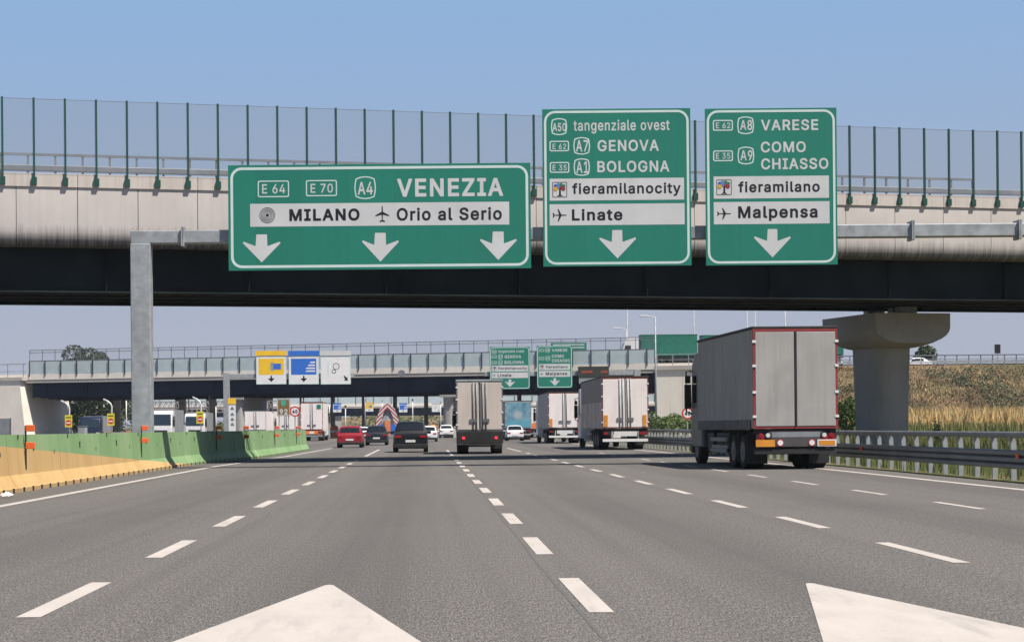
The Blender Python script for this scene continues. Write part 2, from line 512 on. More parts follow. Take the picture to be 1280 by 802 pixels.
# ------------------------------------------------------------------ writing
GLYPHS = {
    '0': (453, '227,-7 191,-3 158,7 130,24 105,48 85,77 69,113 57,155 50,202 48,254 50,306 57,353 69,395 85,431 106,461 130,484 159,502 191,512 227,516 262,512 295,502 323,484 348,461 368,431 384,395 396,353 403,306 405,254 403,202 396,155 384,113 368,77 348,48 323,24 295,7 263,-3|227,50 250,52 271,60 290,74 306,92 320,116 330,144 338,176 342,213 344,254 342,295 338,332 330,365 320,393 306,416 290,435 271,449 250,457 227,460 203,457 182,449 163,435 147,416 134,393 123,365 115,332 111,295 109,254 111,213 115,176 123,144 134,116 147,92 163,74 182,60 203,52'),
    '1': (453, '76,0 76,55 391,55 391,0|276,509 276,0 212,0 212,448 209,448 86,358 86,427 198,509'),
    '2': (453, '64,0 64,47 234,229 282,282 294,298 303,312 311,327 316,341 319,356 320,371 319,389 315,405 308,419 298,431 287,441 273,449 258,455 241,458 224,460 205,458 188,454 172,447 159,438 148,427 139,413 132,398 128,381 127,362 66,362 68,391 75,418 86,442 102,464 121,482 143,496 168,507 196,513 225,516 254,513 281,507 306,497 328,482 346,465 361,445 372,423 379,398 381,372 380,354 377,336 371,318 363,299 351,280 336,259 317,235 294,209 267,180 153,60 153,57 389,57 389,0'),
    '3': (453, '218,-7 188,-5 159,1 133,10 108,22 88,38 70,57 57,79 48,104 44,132 109,132 112,115 118,100 126,87 137,76 150,66 165,59 182,54 200,51 219,50 239,51 258,55 275,61 291,69 304,80 315,93 323,108 328,125 329,145 328,163 323,180 316,196 306,211 292,223 275,234 254,241 229,246 201,248 157,248 157,299 288,448 288,452 70,452 70,509 372,509 372,461 211,278 211,289 247,290 279,286 308,276 333,262 354,244 371,222 383,198 391,173 393,145 390,116 383,90 370,66 354,45 333,27 309,12 281,2 251,-5'),
    '4': (453, '40,105 40,158 247,509 311,509 109,166 109,163 413,163 413,105|282,0 282,121 282,146 282,318 343,318 343,0'),
    '5': (453, '221,-7 192,-5 165,1 140,11 118,25 99,41 83,60 71,82 63,105 60,130 122,130 125,115 130,102 138,89 148,78 160,68 173,60 188,54 204,51 221,50 241,51 259,56 276,64 291,75 304,89 314,104 322,122 326,141 328,162 326,183 321,203 314,221 303,237 290,251 275,262 257,270 238,275 218,277 201,276 184,273 167,268 152,262 139,255 128,246 67,253 96,509 366,509 366,452 151,452 134,301 136,301 148,311 162,318 178,325 194,330 212,333 229,334 252,332 274,328 294,321 313,311 330,299 345,285 358,269 370,251 379,231 386,210 390,187 391,163 388,132 381,102 369,76 352,52 332,32 309,15 282,3 253,-4'),
    '6': (453, '226,-7 196,-4 168,3 142,15 119,31 100,51 84,74 73,101 66,130 64,162 65,187 71,212 80,239 93,268 112,302 137,340 252,509 322,509 151,261 145,261 165,288 196,307 208,311 221,313 235,314 265,312 291,305 316,295 337,280 355,262 370,240 380,215 387,187 389,157 387,127 379,98 368,73 352,50 333,30 310,14 284,3 257,-4|226,48 245,50 263,55 279,63 293,73 304,86 314,101 322,119 326,137 327,157 326,178 322,196 314,213 304,228 293,241 279,251 263,259 245,264 226,265 207,264 190,259 174,252 160,241 148,229 138,214 131,197 126,179 125,158 126,138 131,119 138,102 148,86 160,73 174,63 190,55 207,50'),
    '7': (453, '97,0 323,448 323,452 62,452 62,509 391,509 391,449 165,0'),
    '8': (453, '226,-7 193,-5 163,1 136,11 111,25 91,42 74,62 62,84 54,109 52,135 53,156 58,176 65,195 75,212 87,228 101,241 117,252 134,260 153,265 153,267 129,276 109,289 93,308 80,330 73,354 70,380 73,405 79,429 90,450 106,469 124,485 146,498 170,508 197,514 226,516 255,514 282,508 306,498 328,485 346,469 361,450 373,429 379,405 382,380 379,354 372,330 359,308 343,289 323,276 300,267 300,265 319,260 335,252 351,241 365,228 377,212 387,195 395,176 399,156 401,135 398,109 391,84 378,62 362,42 341,25 317,11 289,1 259,-5|226,49 248,50 267,54 285,60 300,69 313,79 323,91 331,106 335,121 337,139 335,157 330,173 322,189 312,202 298,213 283,223 265,230 247,234 226,235 206,234 187,230 169,223 154,213 140,202 130,189 122,173 117,157 115,139 117,121 121,106 129,91 139,79 152,69 167,60 185,54 205,50|226,290 244,291 260,294 274,300 287,308 298,318 307,330 314,344 318,359 319,376 318,392 314,407 308,420 299,432 288,442 275,449 260,455 244,459 226,460 208,459 192,455 177,449 164,442 153,432 145,420 138,407 134,392 133,376 134,359 138,344 145,330 154,318 165,308 178,300 193,294 209,291'),
    '9': (453, '226,516 256,513 285,506 310,494 333,478 352,458 368,434 380,408 387,378 389,347 387,322 382,296 373,270 359,240 340,207 315,168 200,0 130,0 301,248 307,248 287,221 257,202 245,198 232,195 218,195 188,197 161,203 137,214 116,229 98,247 83,269 72,294 66,321 64,352 66,382 73,411 85,436 101,459 120,479 143,494 168,506 196,513|226,460 207,459 190,454 174,446 160,435 148,423 138,407 131,390 127,372 125,352 127,331 131,313 138,295 148,280 160,268 174,257 190,250 207,245 226,243 245,245 263,249 279,257 293,267 305,280 314,295 322,312 326,330 327,350 326,371 322,390 314,407 305,422 293,435 279,446 263,454 245,459'),
    'A': (480, '16,0 201,509 276,509 463,0 395,0 287,302 264,372 232,478 245,478 213,371 191,302 85,0|110,142 110,199 370,199 370,142'),
    'B': (456, '60,0 60,509 241,509 274,507 304,501 329,491 350,477 367,461 381,442 390,421 396,398 398,374 397,353 393,336 387,320 378,307 368,295 356,286 343,278 329,272 315,267 315,262 331,260 347,254 363,245 378,234 391,220 402,203 411,184 416,161 418,136 416,111 410,88 400,67 386,48 368,31 344,18 317,8 284,2 247,0|125,57 245,57 281,60 309,67 330,80 344,96 353,115 355,137 354,153 350,169 342,184 333,197 320,209 306,218 289,225 269,229 248,231 125,231|125,285 238,285 256,287 273,290 288,296 302,304 314,314 323,326 330,340 335,355 336,372 333,393 326,412 313,429 294,442 270,449 240,452 125,452'),
    'C': (510, '267,-7 225,-3 186,7 150,25 119,49 92,79 70,115 53,157 44,203 40,254 44,305 53,352 70,393 92,429 119,459 150,484 186,501 225,512 267,516 293,514 317,511 340,504 362,496 383,485 402,471 419,456 435,438 448,418 459,397 467,373 473,348 408,348 404,365 397,380 389,395 380,407 369,418 357,428 344,437 330,444 315,449 300,453 284,455 267,456 237,453 209,445 184,432 161,414 141,391 125,364 113,332 106,295 103,254 106,213 113,177 125,145 141,117 161,94 184,76 210,63 237,56 267,53 284,54 300,56 315,60 330,65 344,72 357,81 369,90 380,102 389,114 397,128 404,144 408,160 473,160 467,135 459,112 448,91 435,71 420,53 402,38 383,24 363,13 341,5 317,-2 293,-6'),
    'E': (419, '60,0 60,509 372,509 372,452 125,452 125,286 355,286 355,229 125,229 125,57 375,57 375,0'),
    'G': (520, '269,-7 225,-3 185,7 149,25 118,49 91,79 69,116 53,157 43,203 40,254 43,305 53,352 69,393 91,429 117,459 149,484 184,501 223,512 265,516 291,514 316,510 340,504 363,494 384,483 403,469 421,453 436,436 449,416 460,395 468,373 474,349 408,349 402,365 395,379 387,393 378,406 368,417 356,427 344,436 330,443 315,448 300,453 283,455 265,456 236,453 209,445 183,432 160,414 141,392 125,364 113,332 106,295 103,254 106,213 113,177 125,145 141,117 161,95 184,76 210,63 238,56 269,53 296,55 322,61 345,71 365,85 382,102 396,123 407,147 413,173 415,202 434,199 283,199 283,256 478,256 478,200 475,160 466,124 451,91 431,62 406,38 377,19 344,5 308,-4'),
    'H': (517, '60,0 60,509 125,509 125,289 392,289 392,509 457,509 457,0 392,0 392,232 125,232 125,0'),
    'I': (300, '31,0 31,57 118,57 118,452 31,452 31,509 269,509 269,452 183,452 183,57 269,57 269,0'),
    'L': (393, '60,0 60,509 125,509 125,57 361,57 361,0'),
    'M': (628, '60,0 60,509 152,509 277,187 287,159 299,123 311,84 322,49 307,49 318,83 330,121 342,158 352,187 476,509 568,509 568,0 504,0 504,291 504,327 505,369 506,413 507,457 513,457 498,409 482,363 467,322 456,291 342,0 286,0 170,291 159,321 145,361 129,408 112,457 119,457 120,416 121,372 122,328 122,291 122,0'),
    'N': (523, '60,0 60,509 136,509 343,183 363,151 388,107 414,55 405,54 401,108 399,157 399,195 399,509 463,509 463,0 387,0 202,290 177,331 148,381 108,452 119,454 122,384 124,328 125,291 125,0'),
    'O': (533, '267,-7 225,-3 186,7 150,25 119,49 92,79 70,115 53,157 44,203 40,254 44,305 53,352 70,393 92,429 119,459 150,484 186,501 225,512 267,516 309,512 348,501 384,484 415,459 442,429 464,393 480,352 490,305 493,254 490,203 480,157 464,115 442,79 415,49 384,25 348,7 309,-3|267,53 296,55 324,63 349,76 372,94 392,116 408,144 420,176 428,213 430,254 428,295 420,332 408,365 392,392 372,415 349,433 324,446 296,453 267,456 237,453 210,445 184,433 161,415 142,392 125,364 113,332 106,295 103,254 106,213 113,176 125,144 142,117 161,94 184,76 210,63 237,55'),
    'R': (449, '60,0 60,509 236,509 273,506 305,500 333,489 356,473 376,455 390,433 401,408 407,381 409,352 407,323 401,296 390,271 376,250 356,232 333,217 305,206 273,200 236,198 96,198 96,255 234,255 258,256 280,260 298,267 313,276 325,287 334,300 340,316 344,333 345,352 344,371 340,389 334,405 325,419 313,430 298,440 279,446 258,451 233,452 125,452 125,0|353,0 230,229 303,229 428,0'),
    'S': (447, '224,-9 188,-7 156,-1 128,9 102,23 81,40 64,60 51,83 42,109 38,137 104,137 108,118 114,102 123,88 136,76 150,66 166,59 185,53 204,50 224,49 246,50 267,54 286,60 303,69 317,79 329,92 338,106 344,122 346,139 344,154 340,168 332,179 322,189 310,197 296,205 245,222 184,239 145,253 112,269 86,289 67,313 56,341 52,372 54,400 62,425 75,448 92,468 113,484 138,498 165,508 195,514 227,516 259,514 289,508 316,498 340,484 360,468 377,449 390,427 398,403 401,378 337,378 332,402 320,421 302,437 280,449 254,456 225,459 204,457 185,454 167,448 152,440 139,430 129,418 121,405 117,391 115,376 117,359 122,345 131,334 142,324 155,315 169,308 212,293 264,279 312,264 328,256 344,248 359,238 372,226 384,213 395,198 402,180 407,161 408,139 406,112 399,87 386,64 370,43 349,25 323,11 294,0 261,-7'),
    'V': (480, '204,0 16,509 84,509 192,206 215,137 248,31 235,31 267,138 290,206 395,509 463,509 278,0'),
    'Z': (438, '42,0 42,46 273,385 306,431 341,476 348,454 285,452 223,452 40,452 40,509 397,509 397,462 169,129 134,81 97,33 90,54 152,57 214,57 399,57 399,0'),
    'a': (389, '160,-9 137,-7 115,-3 94,5 76,15 60,29 48,45 38,63 32,84 30,108 32,128 36,146 43,161 53,174 64,184 78,193 92,200 108,206 125,211 178,220 234,227 265,235 276,255 276,257 275,272 272,285 267,297 260,307 251,315 240,322 227,327 212,330 196,331 178,330 163,327 149,322 118,301 100,274 41,291 51,313 64,331 79,346 95,358 114,368 133,375 153,380 173,383 194,384 239,379 255,375 271,369 286,360 300,350 312,336 322,320 330,301 335,278 337,251 337,0 277,0 277,52 272,52 252,25 242,16 229,8 215,1 199,-4 181,-7|170,45 192,47 211,51 228,59 242,68 254,80 263,93 270,108 274,122 276,138 276,190 259,182 231,176 200,171 175,168 134,159 122,153 112,147 103,139 97,130 93,118 92,105 93,93 96,82 102,72 109,64 119,57 130,52 142,48 156,46'),
    'c': (396, '207,-8 174,-5 144,3 117,16 93,35 72,58 56,85 44,116 37,150 34,187 37,225 44,260 56,291 72,318 93,341 117,360 144,374 174,382 207,384 226,384 243,381 260,377 276,371 291,364 305,356 318,346 330,335 340,322 349,308 356,293 362,277 303,262 290,289 270,311 242,325 207,330 184,328 163,321 145,310 130,296 118,278 108,258 102,236 98,212 96,187 98,163 102,139 108,117 118,97 130,80 145,66 163,55 184,49 207,46 243,52 271,66 292,89 304,117 363,102 357,86 350,70 341,56 331,43 319,32 306,21 292,12 277,5 261,-1 244,-5 226,-7'),
    'e': (404, '212,-8 177,-5 145,3 117,16 92,35 72,58 56,85 44,116 37,150 34,187 36,224 44,258 55,290 71,317 91,340 115,359 142,373 172,382 205,384 226,383 246,380 266,374 285,366 303,355 319,341 334,324 347,305 357,282 365,256 370,227 371,194 371,169 75,169 75,221 338,221 310,202 308,226 304,248 298,269 288,286 277,301 263,314 246,323 227,328 205,330 183,328 164,323 146,313 131,301 119,286 109,270 102,251 97,231 96,211 96,178 98,151 102,127 110,106 121,88 135,73 151,61 169,53 190,48 212,46 227,47 241,49 254,53 265,58 276,65 285,73 294,82 300,93 306,105 365,91 358,72 348,55 335,39 320,26 302,14 283,4 261,-3 237,-7'),
    'f': (254, '228,379 228,327 6,327 6,379|81,0 81,432 82,452 87,470 96,486 107,499 120,510 135,519 152,525 169,529 187,530 222,527 243,521 227,468 215,472 195,474 178,472 164,468 154,460 147,449 143,435 142,419 142,0'),
    'g': (425, '207,-151 180,-149 156,-146 134,-140 114,-132 97,-122 82,-110 70,-97 59,-84 51,-69 101,-41 122,-66 131,-74 142,-82 154,-88 169,-93 187,-96 207,-97 236,-95 261,-87 282,-75 298,-58 308,-34 311,-6 311,68 306,68 287,41 277,32 266,23 252,16 236,10 217,6 195,5 165,7 138,14 113,27 90,43 71,65 55,90 43,120 36,154 34,191 36,229 43,263 55,293 71,320 90,342 112,361 138,374 166,382 196,384 218,383 237,379 253,373 267,365 279,356 288,346 308,319 313,319 313,379 372,379 372,-9 370,-40 363,-67 350,-90 334,-109 314,-124 291,-136 265,-144 237,-149|205,59 227,61 246,66 264,75 278,87 290,103 300,121 307,142 311,166 312,193 311,219 307,242 300,264 291,283 279,299 264,312 247,322 227,328 205,330 182,328 163,322 145,312 130,298 118,282 109,262 102,241 98,218 96,193 98,167 102,144 109,123 118,104 131,88 145,76 163,66 183,61'),
    'i': (167, '53,0 53,379 114,379 114,0|84,443 73,444 63,448 54,455 47,463 43,472 41,483 43,494 47,504 54,512 63,518 73,522 84,524 95,522 105,518 114,512 121,504 125,494 126,483 125,472 121,463 114,455 105,448 95,444'),
    'l': (189, '139,-2 112,0 91,8 74,20 62,37 55,59 53,84 53,509 114,509 114,99 114,83 117,71 120,62 126,57 135,53 146,52 160,53 170,54 181,3 162,-1'),
    'm': (610, '53,0 53,379 112,379 112,295 108,295 114,314 122,331 132,346 144,358 158,368 172,376 187,382 203,385 219,386 245,383 268,375 287,361 303,342 314,320 321,295 312,295 318,312 326,329 337,343 350,356 364,366 381,375 398,381 417,385 437,386 458,385 478,380 497,372 514,361 529,346 541,328 550,307 555,283 557,255 557,0 496,0 496,254 493,279 485,298 473,313 456,323 438,329 419,330 402,329 387,326 374,320 363,312 353,302 345,290 340,277 336,263 335,247 335,0 274,0 274,260 272,280 265,297 253,311 238,322 220,328 199,330 185,329 171,326 158,320 145,312 135,302 126,289 119,274 115,257 114,238 114,0'),
    'n': (410, '114,227 114,0 53,0 53,379 112,379 112,287 102,287 116,319 132,344 152,362 175,374 200,382 227,384 252,383 275,377 295,369 313,356 328,340 341,321 350,298 355,271 357,240 357,0 296,0 296,235 293,263 286,286 273,304 256,318 235,326 210,329 192,328 176,324 161,317 147,308 136,297 126,283 119,266 115,248'),
    'o': (415, '207,-8 174,-5 144,3 117,16 93,35 72,58 56,85 44,116 37,150 34,187 37,225 44,260 56,291 72,318 93,341 117,360 144,374 174,382 207,384 241,382 271,374 299,360 323,341 343,318 359,291 371,260 379,225 381,187 379,150 371,116 359,85 343,58 323,35 299,16 271,3 241,-5|207,46 231,49 252,55 270,66 285,80 298,97 307,117 314,139 318,163 319,187 318,212 314,236 307,258 298,278 285,296 270,310 252,321 231,328 207,330 184,328 163,321 145,310 130,296 118,278 108,258 102,236 98,212 96,187 98,163 102,139 108,117 118,97 130,80 145,66 163,55 184,49'),
    'p': (424, '53,-143 53,379 112,379 112,319 118,319 137,346 147,355 158,364 171,373 188,379 207,383 229,384 259,382 287,374 313,361 335,342 354,320 370,293 381,261 388,227 390,189 388,151 381,116 370,84 355,57 336,34 313,16 288,3 260,-6 229,-8 208,-7 189,-3 173,4 159,12 147,21 138,31 118,59 114,59 114,-143|220,47 242,49 262,55 279,66 294,80 306,97 316,117 323,139 327,163 328,189 327,215 323,239 316,261 307,281 295,298 280,311 262,322 243,328 220,330 198,328 178,322 161,312 147,299 134,282 125,263 118,241 114,216 113,189 114,162 118,138 125,115 135,95 147,78 162,65 179,55 198,49'),
    'r': (259, '53,0 53,379 112,379 112,321 115,321 124,339 137,354 152,367 171,377 191,383 213,385 229,384 243,384 243,322 230,324 207,326 190,324 174,321 159,315 146,306 135,296 126,284 119,269 115,254 114,237 114,0'),
    's': (365, '182,-8 157,-7 133,-3 112,3 93,12 76,24 62,38 50,54 41,73 36,94 94,107 101,87 111,72 124,60 141,52 160,47 181,45 206,47 227,53 244,62 258,74 265,88 268,103 266,115 262,126 254,136 243,144 229,150 212,155 149,170 118,180 92,192 72,208 58,227 50,249 47,274 49,295 55,314 65,332 79,347 95,360 115,370 137,378 161,383 187,384 212,383 234,379 254,372 271,363 286,352 299,339 309,324 318,308 324,290 268,277 262,291 254,304 243,316 228,325 210,331 187,333 166,331 147,326 131,317 119,305 111,292 109,277 110,264 115,253 124,243 136,235 152,229 172,223 229,209 261,200 287,187 306,171 320,153 328,131 331,107 329,85 323,65 312,47 298,31 281,18 260,6 236,-2 210,-7'),
    't': (227, '204,379 204,327 6,327 6,379|65,471 126,471 126,98 127,83 130,70 136,61 144,55 156,51 170,50 185,51 202,54 213,2 192,-3 168,-4 138,-1 113,7 92,21 77,41 68,64 65,93'),
    'v': (389, '163,0 17,379 84,379 165,155 187,87 206,21 184,21 203,87 224,155 305,379 371,379 226,0'),
    'y': (389, '47,-139 61,-86 71,-87 104,-89 113,-86 122,-81 130,-74 138,-64 145,-51 151,-36 163,-1 17,379 84,379 165,155 187,87 206,21 184,21 202,87 224,155 305,379 371,379 204,-58 196,-77 187,-93 177,-107 165,-119 153,-128 139,-136 125,-141 109,-144 91,-145 65,-143'),
    'z': (380, '42,0 42,46 254,320 254,323 48,323 48,379 333,379 333,331 126,60 126,56 339,56 339,0'),
}
_tc = {}
def winding(p, loops):
    wn = 0
    for L in loops:
        for i in range(len(L)):
            a, b = L[i - 1], L[i]
            if (a.y <= p.y) != (b.y <= p.y):
                if p.x < (b.x - a.x) * (p.y - a.y) / (b.y - a.y) + a.x:
                    wn += 1 if b.y > a.y else -1
    return wn
def text_geo(body, bold=.02):
    """letters drawn from outline loops (grotesque road sign alphabet), thickened by an even offset"""
    key = (body, bold)
    if key not in _tc:
        d = bold * (900 if body.upper() == body else 720)
        vs, fs = [], []
        x = 0.0
        for ch in body:
            if ch == ' ':
                x += 230 + d; continue
            adv, raw = GLYPHS[ch]
            loops = []
            for lp in raw.split('|'):
                P = [Vector(tuple(float(c) for c in q.split(','))) for q in lp.split()]
                n = len(P)
                Q = []
                for i in range(n):
                    e0, e1 = (P[i] - P[i - 1]).normalized(), (P[(i + 1) % n] - P[i]).normalized()
                    n0, n1 = Vector((e0.y, -e0.x)), Vector((e1.y, -e1.x))
                    k = n0 + n1
                    k = n0 if k.length < 1e-3 else k.normalized()
                    Q.append(P[i] - k * min(d / max(.35, k.dot(n0)), d * 1.5))
                loops.append(Q)
            pts, ed = [], []
            for Q in loops:
                n0_ = len(pts)
                pts += Q
                ed += [(n0_ + i, n0_ + (i + 1) % len(Q)) for i in range(len(Q))]
            cv, _, cf = delaunay_2d_cdt(pts, ed, [], 0, .01, False)[:3]
            n = len(vs)
            vs += [((v.x + x) / 1000, v.y / 1000) for v in cv]
            for f in cf:
                c = sum((cv[i] for i in f), Vector((0, 0))) / len(f)
                if winding(c, loops) != 0:
                    fs.append(tuple(i + n for i in f))
            x += adv + 2 * d + 16
        xs, ys = [v[0] for v in vs], [v[1] for v in vs]
        x0, x1, y0, y1 = min(xs), max(xs), min(ys), max(ys)
        _tc[key] = ([((v[0] - x0) / (x1 - x0), (v[1] - y0) / (y1 - y0), 0) for v in vs], fs)
    return _tc[key]

def add_text(mb, body, x0, x1, z0, z1, y, bold=.02):
    """fit the words into a rectangle of the plane y, reading from -Y"""
    vs, fs = text_geo(body, bold)
    mb.add([(x0 + a * (x1 - x0), y - l * .0012, z0 + b * (z1 - z0)) for a, b, l in vs], fs)

def rrect(x0, x1, z0, z1, r, n=6):
    pts = []
    for cx, cz, a0 in ((x1 - r, z1 - r, 0), (x0 + r, z1 - r, 90), (x0 + r, z0 + r, 180), (x1 - r, z0 + r, 270)):
        for k in range(n + 1):
            a = R(a0 + 90 * k / n)
            pts.append((cx + r * math.cos(a), cz + r * math.sin(a)))
    return pts

def ring(mb, outer, inner, y):
    n = len(outer)
    mb.add([(p[0], y, p[1]) for p in outer] + [(p[0], y, p[1]) for p in inner],
           [(i, (i + 1) % n, n + (i + 1) % n, n + i) for i in range(n)])

def flat(mb, pts, y):
    mb.poly([(p[0], y, p[1]) for p in pts])

def circ(cx, cz, r, n=28):
    return [(cx + r * math.cos(2 * math.pi * k / n), cz + r * math.sin(2 * math.pi * k / n)) for k in range(n)]
# ------------------------------------------------------------------ ground, road, markings
g = MB(); g.poly([(-4000, -200, -.06), (4000, -200, -.06), (4000, 6000, -.06), (-4000, 6000, -.06)])
struct(g.build('ground', M['verge']))
g = MB(); g.poly([(-75, -40, 0), (12.6, -40, 0), (12.6, 130, 0), (20, 190, 0), (20, 900, 0), (-75, 900, 0)])
struct(g.build('road', M['asphalt']))
def strip(mb, x0, y0, x1, y1, wd, z=.004):
    d = Vector((x1 - x0, y1 - y0, 0)).normalized()
    s = Vector((d.y, -d.x, 0)) * wd / 2
    a, b = Vector((x0, y0, z)), Vector((x1, y1, z))
    mb.poly([a - s, a + s, b + s, b - s][::1])
# solid edge lines
L = MB()
for (xa, ya, xb, yb) in ((-7.38, -20, -7.38, 66), (-7.38, 66, -6.55, 88), (-6.55, 88, -6.1, 122)):
    strip(L, xa, ya, xb, yb, .20)
for (xa, ya, xb, yb) in ((11.5, -20, 11.5, 80), (11.5, 80, 11.1, 120), (11.1, 120, 11.0, 190)):
    strip(L, xa, ya, xb, yb, .22)
struct(L.build('edge_lines', M['paint']))
# broken lane lines
L = MB()
for X, start, wd, ln in ((-2.78, 13.05, .175, 3.0), (1.21, 13.05, .175, 3.0), (4.97, 11.4, .16, 3.0), (8.38, 10.2, .13, 2.7)):
    k = 0
    while start + 5.98 * k < (76 if X < 3 else 92):
        y = start + 5.98 * k
        if y > 0: strip(L, X + rnd.uniform(-.01, .01), y, X, y + ln + rnd.uniform(-.08, .08), wd)
        k += 1
    if X < 8: strip(L, X, 86 if X < 3 else 98, X, {-2.78: 112, 1.21: 106}.get(X, 114), .16)
struct(L.build('lane_lines', M['paint']))
L = MB()
def road_arrow(cx, tip, half, barb):
    L.poly([(cx - half, barb, .004), (cx - half * .28, barb + .35, .004), (cx - half * .28, barb - 4.2, .004), (cx + half * .28, barb - 4.2, .004),
            (cx + half * .28, barb + .35, .004), (cx + half, barb, .004), (cx + .035, tip - .05, .004), (cx, tip, .004), (cx - .035, tip - .05, .004)])
road_arrow(-.81, 15.55, .92, 10.5)
road_arrow(3.12, 15.3, .86, 10.6)
struct(L.build('road_arrows', M['paint']))
L = MB()
y = -10
px = 1.08
while y < 75:
    nx = 1.08 + rnd.uniform(-.03, .03)
    strip(L, px, y, nx, y + 4, .026, .002); px = nx; y += 4
for k in range(6):
    strip(L, -7 + k * 3, 29.5 + rnd.uniform(-.05, .05), -4 + k * 3, 29.5 + rnd.uniform(-.05, .05), .03, .002)
struct(L.build('tar_seams', M['tar']))
# right verge
g = MB(); g.poly([(12.6, -40, -.02), (60, -40, -.05), (60, 130, -.05), (12.6, 130, -.02)])
struct(g.build('verge', M['verge']))

# ------------------------------------------------------------------ near overpass (local x along the deck, y away from the camera)
P0 = Vector((-15.0, 66.0, 0)); ANG = math.atan2(10.0, 39.3)
ov = thing('overpass', 'near concrete motorway overpass with dark steel girders crossing right over the carriageway', 'overpass', P0, ANG)
A0, A1, DW = -70.0, 120.0, 8.8
f = MB()
prof = [(.02, 9.93), (.02, 8.35), (.06, 8.1), (.16, 7.94), (.34, 7.86), (.6, 7.84), (.6, 9.93)]
x = A0
while x < A1:
    f.loft([[(x + .012, p[0], p[1]) for p in prof], [(x + 2.14 - .012, p[0], p[1]) for p in prof]])
    x += 2.14
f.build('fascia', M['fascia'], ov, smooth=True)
c = MB()
x = A0
while x < A1:
    c.box(x + .006, x + 4.28 - .006, -.03, .62, 9.93, 10.42); x += 4.28
c.build('coping', pm('coping_concrete', (.52, .465, .42), .9, var=.08, scale=.6, streak=.3), ov, bevel=.02)
d = MB(); d.box(A0, A1, .62, DW, 7.95, 8.3); d.box(A0, A1, DW - .5, DW, 8.3, 9.5)
d.build('deck_slab', M['conc_slab'], ov)
for k, yy in enumerate((1.0, 3.2, 5.4, 7.6)):
    gm = MB()
    gm.box(A0, A1, yy - .03, yy + .03, 6.33, 7.9)
    gm.box(A0, A1, yy - .28, yy + .28, 6.26, 6.32)
    gm.box(A0, A1, yy - .28, yy + .28, 7.86, 7.94)
    xx = A0 + 1
    while xx < A1:
        gm.box(xx, xx + .03, yy - .24, yy - .03, 6.33, 7.86); xx += 5.2
    gm.build('girder', M['steel_dark'], ov)
br = MB()
xx = A0 + 3
while xx < A1:
    for a, b in ((1.0, 3.2), (3.2, 5.4), (5.4, 7.6)):
        br.bar((xx, a, 6.5), (xx, b, 6.5), .1, .1)
        br.bar((xx, a, 6.5), (xx, b, 7.7), .08, .08)
    xx += 5.2
br.build('cross_bracing', M['rust'], ov)
ft = MB(); ft.box(A0, A1, 2.5, 2.56, 6.3, 6.36); ft.box(A0, A1, 4.9, 4.96, 6.33, 6.39); ft.build('service_pipe', M['rust'], ov)
def pier(lx):
    pr = MB(); S = 4.0
    # column: rounded rectangle, a little wider at the top
    def sec(hw, hl, z, cy=3.0):
        return [(lx + p[0], cy + S + p[1], z) for p in rrect(-hw, hw, -hl, hl, min(hw * .85, .65), 7)]
    pr.loft([sec(.76, 1.35, -.1), sec(.85, 1.5, 4.7)])
    col = pr.build('pier', M['conc_pier'], ov, smooth=True)
    cp = MB()
    hw, z0, z1 = 1.75, 4.52, 5.97
    base = [(-hw, z1), (hw, z1)]
    for k in range(9):
        a = R(0 + 90 * k / 8); base.append((.45 + (hw - .45) * math.cos(a), 5.3 - (5.3 - z0) * math.sin(a)))
    for k in range(9):
        a = R(90 - 90 * k / 8); base.append((-.45 - (hw - .45) * math.cos(a), 5.3 - (5.3 - z0) * math.sin(a)))
    # the ends of the hammerhead sweep up
    loops = []
    for yy, lift in ((.35, .42), (.75, .22), (1.4, .05), (2.2, 0), (4.0, 0), (4.6, .08), (5.3, .5)):
        loops.append([(lx + p[0], yy + S - .2, z1 - (z1 - p[1]) * (1 - lift * .3)) for p in base])
    cp.loft(loops)
    cap = cp.build('pier_cap', M['conc_pier'], ov, smooth=True)
    for yy in (4.75, 5.4, 7.6):
        b = MB(); b.box(lx - .4, lx + .4, yy - .22, yy + .22, 5.96, 6.26); b.build('bearing', M['grey_metal'], ov)
pier(37.9); pier(-16.0)
# safety fence on the near edge
fe = thing('safety_fence', 'tall fine mesh safety fence on green posts along the near overpass edge', 'fence', P0, ANG)
x = -2.02; n = 0
while x < 46:
    p = MB(); p.box(x - .035, x + .035, -.11, -.035, 10.02, 13.08)
    p.box(x - .09, x + .09, -.12, -.035, 10.0, 10.27)
    p.build('fence_post', M['fence_green'], fe)
    x += 1.09; n += 1
p = MB(); p.box(-4, 46.5, -.078, -.070, 10.45, 13.03); p.build('mesh_panel', M['mesh'], fe)
p = MB(); p.box(-4, 46.5, -.075, -.055, 13.03, 13.045); p.build('top_wire', M['galv_dark'], fe)
# rail on the far edge
rl = thing('bridge_railing', 'grey steel railing and crash rail along the far edge of near overpass', 'railing', P0, ANG)
x = -4.0
while x < 43.6:
    p = MB(); p.box(x - .04, x + .04, DW - .02, DW + .05, 9.5, 12.35); p.build('railing_post', M['galv_dark'], rl); x += 1.08
p = MB(); p.box(-4, 43.6, DW - .05, DW + .03, 12.30, 12.40); p.build('handrail', M['galv_dark'], rl)
p = MB(); p.box(-6, 80, DW - .30, DW - .08, 11.66, 11.90); p.build('crash_beam', M['galv_dark'], rl, bevel=.03)

